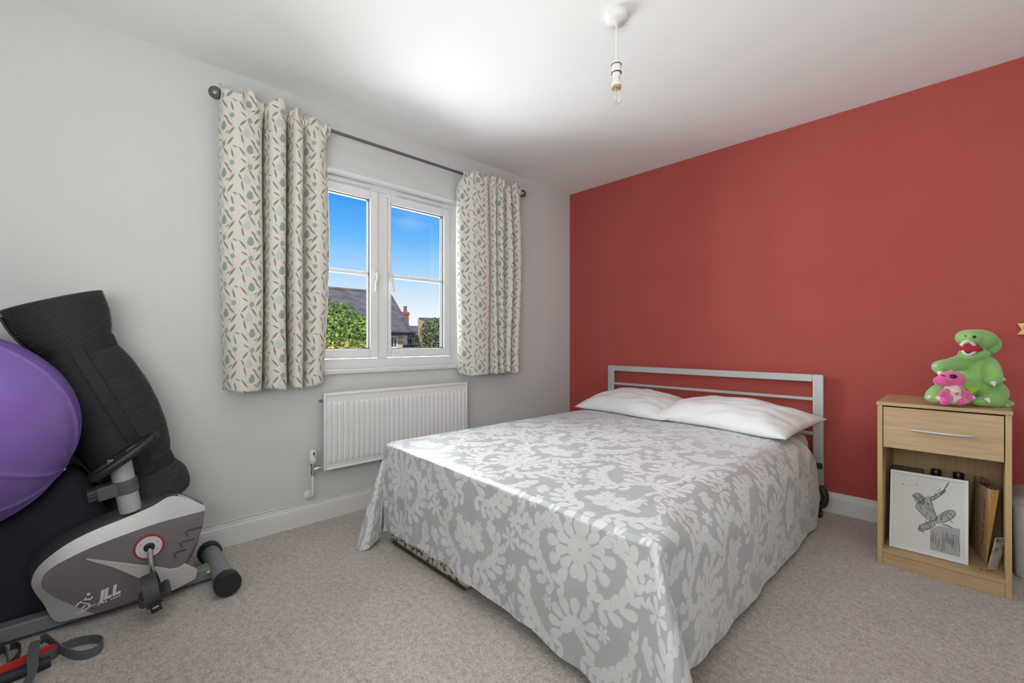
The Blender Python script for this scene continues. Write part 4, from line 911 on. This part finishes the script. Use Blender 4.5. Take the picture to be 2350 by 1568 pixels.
# base rail and stabiliser
build('base_rail', bx(.297, .353, -3.93, -2.86, .014, .064), M_grey_metal, bike, bevel=.005)
stb = build('stabiliser', MB().tube([(.155, -2.838, .048), (.50, -2.842, .048)], .0365, 28), M_grey_metal, bike)
for (x0, x1, dx) in ((.128, .168, -1), (.488, .535, 1)):
    rings = []
    for x, k in ((x0, .93), (x0+.004, 1), (x1-.004, 1), (x1, .93)):
        rings.append([(x, -2.84+.0475*k*math.cos(a), max(.001, .049+.0475*k*math.sin(a))) for a in np.linspace(0, 2*PI, 37)[:-1]])
    build('end_cap', MB().loops(rings), M_black, bike, angle=40)
for x in (.285, .365): build('fixing_bolt', MB().lathe([(.008, 0), (.008, .012), (.004, .018)], (x, -2.872, .052), (0, -1, 0), 10), M_brass, bike)
# second stabiliser under the far end of the rail
build('stabiliser', MB().tube([(.12, -3.93, .04), (.53, -3.93, .04)], .0365, 20), M_grey_metal, bike)
# maker's lettering on the panel
l0 = np.array(onX(228, 1380, .3935)); l1 = np.array(onX(285, 1356, .3935)); lw = l1-l0; ls = np.linalg.norm(lw)
M_logo = mat('white_print', (0.70, 0.70, 0.70, 1), .5); ld = lw/ls; lu = np.cross((1, 0, 0), ld)
lf = lambda a, b, c: tuple(l0+ld*a+np.array(lu)*b+np.array([.0025+c, 0, 0]))
tm = text_mesh('JLL', .050, lf, .0006, .30, .0030, .92); build('lettering', tm, M_logo, bike, smooth=False)
tg_ = MB()
for k in range(9):
    if k == 4: continue
    tg_.obox(lf(-.006+.0075*k, -.010, 0), (ld, lu, (1, 0, 0)), (.0028, .0022, .0006))
tg_ = build('tagline', tg_, M_logo, bike, smooth=False); tg_['kind'] = 'stuff'
rn_ = MB(); r0_ = l0-ld*.060-np.array(lu)*.002
for seg in ([(.030, .036), (.020, .022), (.026, .012), (.012, .002)], [(.026, .030), (.040, .024), (.046, .030)], [(.024, .026), (.010, .026), (.000, .018)], [(.022, .014), (.034, .006), (.030, -.004)]):
    rn_.ribbon(catmull([r0_+ld*a+np.array(lu)*b+np.array([.0022, 0, 0]) for a, b in seg], 4), lu if abs(seg[0][0]-seg[-1][0]) > .015 else ld, .0055, .001)
rn_.lathe([(.0052, 0), (.0052, .0015)], r0_+ld*.038+np.array(lu)*.043, (1, 0, 0), 12); rn_.ribbon([r0_+ld*(-.006)-np.array(lu)*.008, r0_+ld*.02-np.array(lu)*.004, r0_+ld*.05-np.array(lu)*.003], lu, .003, .001); rn_.ribbon([r0_+ld*(-.002)-np.array(lu)*.014, r0_+ld*.02-np.array(lu)*.010, r0_+ld*.03-np.array(lu)*.008], lu, .003, .001)
rn_ = build('runner_emblem', rn_, M_logo, bike, smooth=False); rn_['kind'] = 'stuff'
for p in ((386, 1140), (70, 1318)):
    q = onX(*p, .352); build('screw_hole', MB().ell(q, (.005, .005, .005)), M_black, bike)

# ------------------------------------------------------------------ purple exercise ball
BC, BR = np.array([.370, -3.598, .742]), .328
r_ = ray(149, 1078); oc = CAM-BC; qa = r_ @ r_; qb = 2*oc @ r_; qc = oc @ oc-BR*BR; disc_ = max(0, qb*qb-4*qa*qc); hit = CAM+r_*((-qb-math.sqrt(disc_))/(2*qa)); pol = (hit-BC)/np.linalg.norm(hit-BC)
pu = np.cross(pol, (0, 0, 1.0)); pu /= np.linalg.norm(pu); pw = np.cross(pol, pu); NM = 10; rings = []
for i in range(91):
    th = PI*i/90; ring = []
    for k in range(400):
        ph_ = 2*PI*k/400; d_ = abs(((ph_*NM/(2*PI)) % 1)-.5); d_ = (.5-d_)*2*PI/NM*math.sin(th)     # angular distance to the nearest rib
        rr_ = BR*(1+.018*math.exp(-(d_/.024)**2)*min(1, math.sin(th)*4)) + (.004 if th < .10 else 0)
        ring.append(BC+rr_*(math.cos(th)*pol+max(math.sin(th), 1e-4)*(math.cos(ph_)*pu+math.sin(ph_)*pw)))
    rings.append(ring)
ball = thing('exercise_ball', (.365, -3.59, .417), 'large purple exercise ball with raised seams resting on the navy beanbag', 'exercise ball')
build('ball', MB().loops(rings), mat('purple_vinyl', lin(126, 98, 180), .36, spec=.45, bump=(400, .08, .002), noisecol=(4, lin(132, 104, 182), .4, .7)), ball, angle=180)
build('valve_plug', MB().lathe([(.006, -.002), (.006, .003), (.003, .004)], BC+pol*(BR+.004), pol, 12), M_plastic_w, ball)

# ------------------------------------------------------------------ navy beanbag
prf = [(-3.00, .0), (-2.985, .06), (-2.985, .20), (-2.995, .26), (-3.03, .290), (-3.10, .296), (-3.16, .330), (-3.20, .395), (-3.235, .47), (-3.27, .525), (-3.315, .530), (-3.38, .455), (-3.47, .400), (-3.585, .385), (-3.70, .41), (-3.76, .46), (-3.81, .45), (-3.85, .34), (-3.870, .15), (-3.86, .0)]
pp = [np.array((0, a, b)) for (a, b) in prf]; sm = catmull(pp, 4); cen = np.array([0, -3.47, .15]); rings = []
for x, k in ((.022, .90), (.030, .95), (.06, .985), (.11, 1.0), (.19, 1.0), (.22, .99), (.243, .96), (.256, .90), (.262, .80)):
    rings.append([(x, cen[1]+(p[1]-cen[1])*k, max(.0, cen[2]+(p[2]-cen[2])*k-(0 if p[2] > .02 else .2))) for p in sm])
o = build('beanbag', MB().loops(rings), mat('navy_fabric', (0.024, 0.032, 0.045, 1), .85, bump=(25, .25, .01)), base=(.15, -3.45, 0), angle=70); label(o, 'dark navy fabric beanbag on the floor beneath the purple ball', 'beanbag')

# ------------------------------------------------------------------ rolled ribbed mat with carry strap
ml = thing('rolled_mat', (.172, -3.05, .33), 'rolled black ribbed exercise mat with carry strap leaning by the window curtain', 'exercise mat')
A0 = np.array([.172, -3.040, .352]); au_ = np.array([0, -.342, .940]); ap_ = np.array([0, .940, .342]); ax0 = np.array([1.0, 0, 0]); LM = .888
tk = [0, .03, .08, .125, .150, .175, .22, .30, .40, .50, .60, .66, .690, .715, .75, .81, LM]; rk = [.128, .140, .143, .124, .112, .119, .134, .149, .156, .153, .138, .120, .109, .113, .128, .143, .147]
rk = [min(r, .1575) for r in rk]
_tt = np.linspace(0, LM, 400); _rr = np.interp(_tt, tk, rk); _ker = np.hanning(25); _ker /= _ker.sum(); _rr = np.convolve(np.pad(_rr, 12, mode='edge'), _ker, 'valid'); tk, rk = list(_tt), list(_rr)
M_mat = mat('black_foam', (0.046, 0.046, 0.048, 1), .6, spec=.4)
rings = []; NR = 1000
for i in range(NR+1):
    t = LM*i/NR; r = float(np.interp(t, tk, rk)); r += .0024*math.sin(2*PI*t/.0080)*min(1, i/8)*min(1, (NR-i)/8); ring = []
    for k in range(72):
        a = 2*PI*k/72; e_ = 1+.02*math.cos(2*a+1)
        ring.append(A0+au_*t+r*e_*(math.cos(a)*ax0+math.sin(a)*ap_))
    rings.append(ring)
# smooth the radius steps between control points
def shrink(ring, t, k): c = A0+au_*t; return [c+(p-c)*k for p in ring]
top_in = [shrink([p+au_*0 for p in rings[-1]], LM, .93), [p-au_*.04 for p in shrink(rings[-1], LM, .90)]]; bot_in = [[p+au_*.04 for p in shrink(rings[0], 0, .90)], shrink(rings[0], 0, .93)]
build('roll', MB().loops(bot_in+rings+top_in), M_mat, ml, angle=60)
flap = []
for i in range(0, 41):
    t = LM*.02+LM*.96*i/40; r = float(np.interp(t, tk, rk))+.005; flap.append([A0+au_*t+r*(math.cos(a)*ax0+math.sin(a)*ap_) for a in np.linspace(PI*1.25, PI*1.55, 10)])
fo = build('outer_layer_edge', MB().grid(flap), M_mat, ml); sd = fo.modifiers.new('thick', 'SOLIDIFY'); sd.thickness = .008; sd.offset = 0
M_web = mat('black_webbing', (0.012, 0.012, 0.013, 1), .75)
for tc_ in (.150, .692):
    r = float(np.interp(tc_, tk, rk))-.0050
    build('strap_band', MB().loops([[A0+au_*(tc_+h)+(r+d)*(math.cos(a)*ax0+math.sin(a)*ap_) for a in np.linspace(0, 2*PI, 61)[:-1]] for (h, d) in ((-.021, .008), (-.021, .011), (.021, .011), (.021, .008))], False, False), M_web, ml)
cp = []; cw = []
for t in np.linspace(.150, .690, 24):
    r = max(float(np.interp(t, tk, rk))+.007, .128); a = .22-.25*(t-.15)/.54; d = math.cos(a)*ax0+math.sin(a)*ap_; cp.append(A0+au_*t+d*(r+.006)); cw.append(np.cross(d, au_))
build('carry_strap', MB().ribbon(cp, cw, .036, .003), M_web, ml)

# ------------------------------------------------------------------ suspension straps on the floor
tr_ = thing('training_straps', (.50, -3.37, 0), 'tangle of grey webbing straps with red and navy grips on the carpet', 'exercise straps')
M_strap = mat('grey_webbing', (0.115, 0.130, 0.135, 1), .75); M_rweb = mat('red_webbing', lin(185, 28, 26), .7); M_foam = mat('navy_foam', (0.018, 0.022, 0.036, 1), .6)
def fz(x, y, z): return np.array(onZ(x/7.833, 1380+y/7.833, z))
mp_ = [(-90, 1010), (30, 860), (120, 920), (150, 1080), (190, 1210), (300, 1235), (480, 1165), (700, 1050), (960, 930), (1150, 820), (1350, 740), (1600, 690), (1800, 690), (1850, 760), (1750, 880), (1550, 960), (1350, 970), (1150, 900), (1000, 790), (880, 690), (800, 660), (735, 700)]
hz_ = [.016]*6+[.020, .022, .022, .018]+[.0155]*7+[.022, .030, .036, .038, .038]
build('webbing_strap', MB().ribbon(catmull([fz(x, y, z) for (x, y), z in zip(mp_, hz_)], 6), UP, .029, .003), M_strap, tr_)
m2 = [(735, 700), (640, 740), (600, 880), (590, 1060), (590, 1200), (560, 1330), (480, 1480), (420, 1600)]; z2 = [.038, .052, .056, .054, .044, .030, .014, .004]
w2 = [RT*1.0+UP*.15 for _ in range(1)][0]
build('webbing_strap', MB().ribbon(catmull([fz(x, y, z) for (x, y), z in zip(m2, z2)], 6), w2, .026, .003), M_strap, tr_)
m3 = [(180, 830), (300, 790), (370, 840), (350, 930), (260, 1060), (150, 1170), (-20, 1300)]
build('webbing_loop', MB().ribbon(catmull([fz(x, y, .014) for x, y in m3], 6), UP, .022, .003), M_dgrey, tr_)
fa, fb = fz(-150, 1480, .017), fz(905, 1075, .017)
build('foam_grip', MB().tube([fa, fa+(fb-fa)*.5, fb], .0165, 18), M_foam, tr_)
ra, rb = fz(-60, 1290, .036), fz(930, 860, .034); rm = (ra+rb)/2
build('red_webbing', MB().ribbon(catmull([ra, rm+UP*.002, rb, rb+(rb-ra)*.04-UP*.012, rb+(rb-ra)*.02-UP*.026], 8), FW*.6+UP*.8, .026, .003), M_rweb, tr_)
gq = np.array([.418, -3.49, .0]); build('foam_grip', MB().tube([gq+UP*.018, gq+UP*.055], .016, 16), M_foam, tr_)
for z in (.004, .058): build('grip_end', MB().tube([gq+UP*z, gq+UP*(z+.018)], .0185, 16), mat('red_end', lin(205, 60, 45), .6) if z < .01 else MATS['red_end'], tr_)

# ------------------------------------------------------------------ outside the window
GZ = -2.7
M_grass = mat('grass', (0.06, 0.10, 0.025, 1), .95, noisecol=(1.5, (0.10, 0.13, 0.04, 1), .4, .6)); struct(build('ground', bx(-60, -.6, -30, 50, GZ-.2, GZ), M_grass, smooth=False))
def leaf_mat(name, c1, c2, c3):
    m = bpy.data.materials.new(name); m.use_nodes = True; n = m.node_tree.nodes; L = m.node_tree.links; b = n['Principled BSDF']; g = n.new('ShaderNodeNewGeometry'); r = n.new('ShaderNodeValToRGB')
    r.color_ramp.elements[0].color = c1; r.color_ramp.elements[1].color = c3; q = r.color_ramp.elements.new(.55); q.color = c2
    L.new(g.outputs['Random Per Island'], r.inputs[0]); L.new(r.outputs[0], b.inputs['Base Color']); b.inputs['Roughness'].default_value = .6; return m
def foliage(blobs, n_, size, seed):
    g = np.random.default_rng(seed); m = MB(); vs, fs = [], []
    wts = np.array([b[3]*b[5] for b in blobs]); wts = wts/wts.sum()
    for bi, (x, y, z, rx, ry, rz) in enumerate(blobs):
        for _ in range(int(n_*wts[bi])):
            d = g.normal(size=3); d /= np.linalg.norm(d); k = .72+.33*g.random(); c = np.array([x, y, z])+d*np.array([rx, ry, rz])*k
            u = g.normal(size=3); u -= d*np.dot(u, d)*.6; u /= np.linalg.norm(u); w_ = np.cross(u, d+g.normal(size=3)*.5); w_ /= np.linalg.norm(w_)+1e-9; s_ = size*(.6+.8*g.random()); o_ = len(vs)
            vs += [c-u*s_, c+w_*s_*.45, c+u*s_, c-w_*s_*.45]; fs.append((o_, o_+1, o_+2, o_+3))
    return m.add(vs, fs)
def tree(name, blobs, n_, size, seed, leafm, trunk, text, cat='tree'):
    t = thing(name, trunk[0], text, cat); f = build('foliage', foliage(blobs, n_, size, seed), leafm, t, smooth=False); f['kind'] = 'stuff'
    build('trunk', MB().tube(trunk, [.16, .12, .08][:len(trunk)], 10), mat(name+'_bark', (0.07, 0.05, 0.035, 1), .9), t); return t
M_leaf1 = leaf_mat('sunlit_leaves', (0.055, 0.13, 0.02, 1), (0.17, 0.27, 0.04, 1), (0.34, 0.37, 0.06, 1)); M_leaf2 = leaf_mat('dull_leaves', (0.05, 0.09, 0.035, 1), (0.11, 0.16, 0.06, 1), (0.20, 0.23, 0.11, 1))
M_leaf3 = leaf_mat('golden_leaves', (0.10, 0.16, 0.02, 1), (0.34, 0.33, 0.04, 1), (0.50, 0.36, 0.05, 1))
def at(x, y, X_): return np.array(onX(x, y, X_))
c_ = at(775, 745, -6.2)
tree('garden_tree', [(c_[0], c_[1]-.25, c_[2]-.15, .75, .80, .62), (c_[0]+.1, c_[1]+.30, c_[2]-.20, .6, .55, .42), (c_[0]+.2, c_[1]-.1, c_[2]-.9, .9, 1.0, .7), (c_[0]-.1, c_[1]-1.0, c_[2]-.2, .8, .8, .7)], 30000, .036, 3, M_leaf1,
     [(c_[0], c_[1]-.2, GZ), (c_[0], c_[1]-.2, -1.2), (c_[0], c_[1]-.15, c_[2]-.2)], 'leafy green garden tree outside the window in front of the slate roof')
c2_ = at(800, 800, -4.6)
tree('golden_shrub', [(c2_[0], c2_[1]-.1, c2_[2]-.35, .55, .75, .50), (c2_[0]+.1, c2_[1]+.20, c2_[2]-.5, .5, .5, .45), (c2_[0], c2_[1]-.7, c2_[2]-.3, .5, .5, .5), (c2_[0], c2_[1], c2_[2]-1.6, .7, .9, 1.0)], 14000, .034, 5, M_leaf3,
     [(c2_[0], c2_[1], GZ), (c2_[0], c2_[1], -1.5), (c2_[0], c2_[1], c2_[2]-.5)], 'yellow green shrub growing below the garden tree outside', 'shrub')

def brick_mat(name, c1, c2, cm, sc, bw=.5, rh=.25):
    m = bpy.data.materials.new(name); m.use_nodes = True; n = m.node_tree.nodes; L = m.node_tree.links; b = n['Principled BSDF']; t = n.new('ShaderNodeTexCoord'); mp = n.new('ShaderNodeMapping'); mp.inputs['Rotation'].default_value = (PI/2, 0, PI/2)
    L.new(t.outputs['Object'], mp.inputs[0]); x = n.new('ShaderNodeTexBrick'); x.inputs['Color1'].default_value = c1; x.inputs['Color2'].default_value = c2; x.inputs['Mortar'].default_value = cm; x.inputs['Scale'].default_value = sc; x.inputs['Brick Width'].default_value = bw; x.inputs['Row Height'].default_value = rh; x.inputs['Mortar Size'].default_value = .015
    L.new(mp.outputs[0], x.inputs['Vector']); L.new(x.outputs['Color'], b.inputs['Base Color']); b.inputs['Roughness'].default_value = .9; return m
M_stone = brick_mat('sandstone', (0.50, 0.36, 0.18, 1), (0.60, 0.46, 0.26, 1), (0.45, 0.36, 0.24, 1), 1.6)
M_slate = mat('slate_tiles', (0.10, 0.085, 0.085, 1), .8, noisecol=(2.5, (0.17, 0.14, 0.13, 1), .4, .65), bump=(9, .6, .05))
HX = -16.0                                            # front wall plane of the stone house
ev = at(895, 763, HX+.35); er = at(944, 762, HX+.35); rl = at(760, 663, -20.); rr0 = at(894, 669, -20.)
hs = thing('stone_house', (-20, 3, GZ), 'yellow stone house with steep slate roof seen through the window', 'house')
yR = er[1]-.25
build('wall', bx(-24, HX, -14, yR, GZ, ev[2]), M_stone, hs, smooth=False)
zR = rl[2]; eZ = ev[2]
roof = MB(); yE = er[1]; v_ = [(HX+.35, -14.3, eZ), (HX+.35, yE, eZ), (-24.35, yE, eZ), (-24.35, -14.3, eZ), (-20, -14.3, zR), (-20, rr0[1], zR)]
roof.add(v_, [(0, 1, 5, 4), (1, 2, 5), (2, 3, 4, 5), (3, 0, 4), (0, 3, 2, 1)]); rf = build('roof', roof, M_slate, hs, smooth=False)
build('ridge_tiles', MB().tube([(-20, -14.3, zR+.02), (-20, rr0[1], zR+.02), (HX+.35, yE, eZ+.03)], .09, 8), M_slate, rf)
build('gutter', MB().tube([(HX+.42, -14, eZ-.05), (HX+.42, yE+.05, eZ-.05)], .075, 8), M_black, hs)
dp = at(937, 780, HX+.05); build('downpipe', MB().tube([(HX+.06, dp[1], eZ-.08), (HX+.06, dp[1], GZ)], .04, 8), M_black, hs)
w0 = at(897, 771, HX); w1 = at(910, 796, HX); fwn = build('window', MB().box(HX-.02, HX+.05, w0[1]-.1, w1[1]+.02, w1[2]-.05, w0[2]), M_upvc, hs)
for k in range(2):
    yy = w0[1]-.02+(w1[1]-w0[1])/2*k; build('pane', bx(HX+.03, HX+.055, yy+.02, yy+(w1[1]-w0[1])/2-.02, w1[2], w0[2]-.06), mat('far_glass', (0.03, 0.035, 0.04, 1), .15) if k == 0 else MATS['far_glass'], fwn)
# house behind with brick chimney
cb0 = at(930, 745, -27.); h2 = thing('chimney_house', (cb0[0], cb0[1], GZ), 'distant slate roofed house with brick chimney between the two stone houses', 'house')
lk = at(942, 746, -27.); lk2 = at(990, 746, -27.)
build('wall', bx(-31, -26, lk[1]-9, lk2[1]+2, GZ, lk[2]-1.4), M_stone, h2, smooth=False)
build('roof', MB().prism([(-25.7, lk[2]-1.5), (-28.5, lk[2]), (-31.3, lk[2]-1.5)], lambda p, d: (p[0], d, p[1]), lk[1]-9.2, lk2[1]+2.2), M_slate, h2, smooth=False)
ctop = at(930, 716, -28.4); chm = build('chimney', MB().box(-28.62, -28.18, ctop[1]-.20, ctop[1]+.20, lk[2]-1.2, ctop[2]).box(-28.66, -28.14, ctop[1]-.25, ctop[1]+.25, ctop[2]-.25, ctop[2]-.05), mat('red_brick', (0.24, 0.10, 0.07, 1), .9), h2, bevel=.02)
build('chimney_pot', MB().lathe([(.16, 0), (.13, .15), (.12, .42), (.15, .46)], (-28.4, ctop[1], ctop[2]-.02), (0, 0, 1), 10), MATS['red_brick'], chm)
# second stone house with creeper
g0 = at(962, 745, -19.); g1 = at(1030, 729, -19.); h3 = thing('creeper_house', (-21, g1[1], GZ), 'stone house with dark tiled roof and creeper beyond the narrow gap', 'house')
gr = at(967, 729, -21.5)
build('wall', MB().prism([(-19, GZ), (-19, at(970, 750, -19.)[2]-.15), (-21.5, gr[2]-.12), (-21.55, GZ)], lambda p, d: (p[0], d, p[1]), gr[1]-.25, gr[1]+9), M_stone, h3, smooth=False)
build('roof', MB().prism([(-18.7, at(970, 750, -19.)[2]-.1), (-21.5, gr[2]), (-21.6, gr[2]-.05), (-21.6, at(970, 750, -19.)[2]-.1)], lambda p, d: (p[0], d, p[1]), gr[1]-.15, gr[1]+9.2), M_slate, h3, smooth=False)
ck = at(1000, 770, -17.9)
tree('creeper_tree', [(ck[0], ck[1], ck[2]+.1, .8, .85, .9), (ck[0], ck[1]+.8, ck[2]+.2, .8, .9, .8), (ck[0], ck[1]-.1, ck[2]-1.2, .9, 1.0, 1.2), (ck[0]+.1, ck[1]+.9, ck[2]-1.2, .9, 1.0, 1.2)], 11000, .07, 9, M_leaf2, [(ck[0], ck[1], GZ), (ck[0], ck[1], -1.5), (ck[0], ck[1], ck[2]-.5)], 'grey green tree in front of the creeper covered stone house')
hg = at(951, 785, -17.); tree('hedge_tree', [(hg[0], hg[1], hg[2]-.25, .35, .30, .75), (hg[0], hg[1], hg[2]-1.8, .4, .4, 1.2)], 1800, .07, 12, leaf_mat('dark_leaves', (0.02, 0.045, 0.03, 1), (0.04, 0.07, 0.045, 1), (0.06, 0.09, 0.06, 1)), [(hg[0], hg[1], GZ), (hg[0], hg[1], -2.0), (hg[0], hg[1], hg[2]-.5)], 'dark narrow evergreen in the gap between the stone houses')
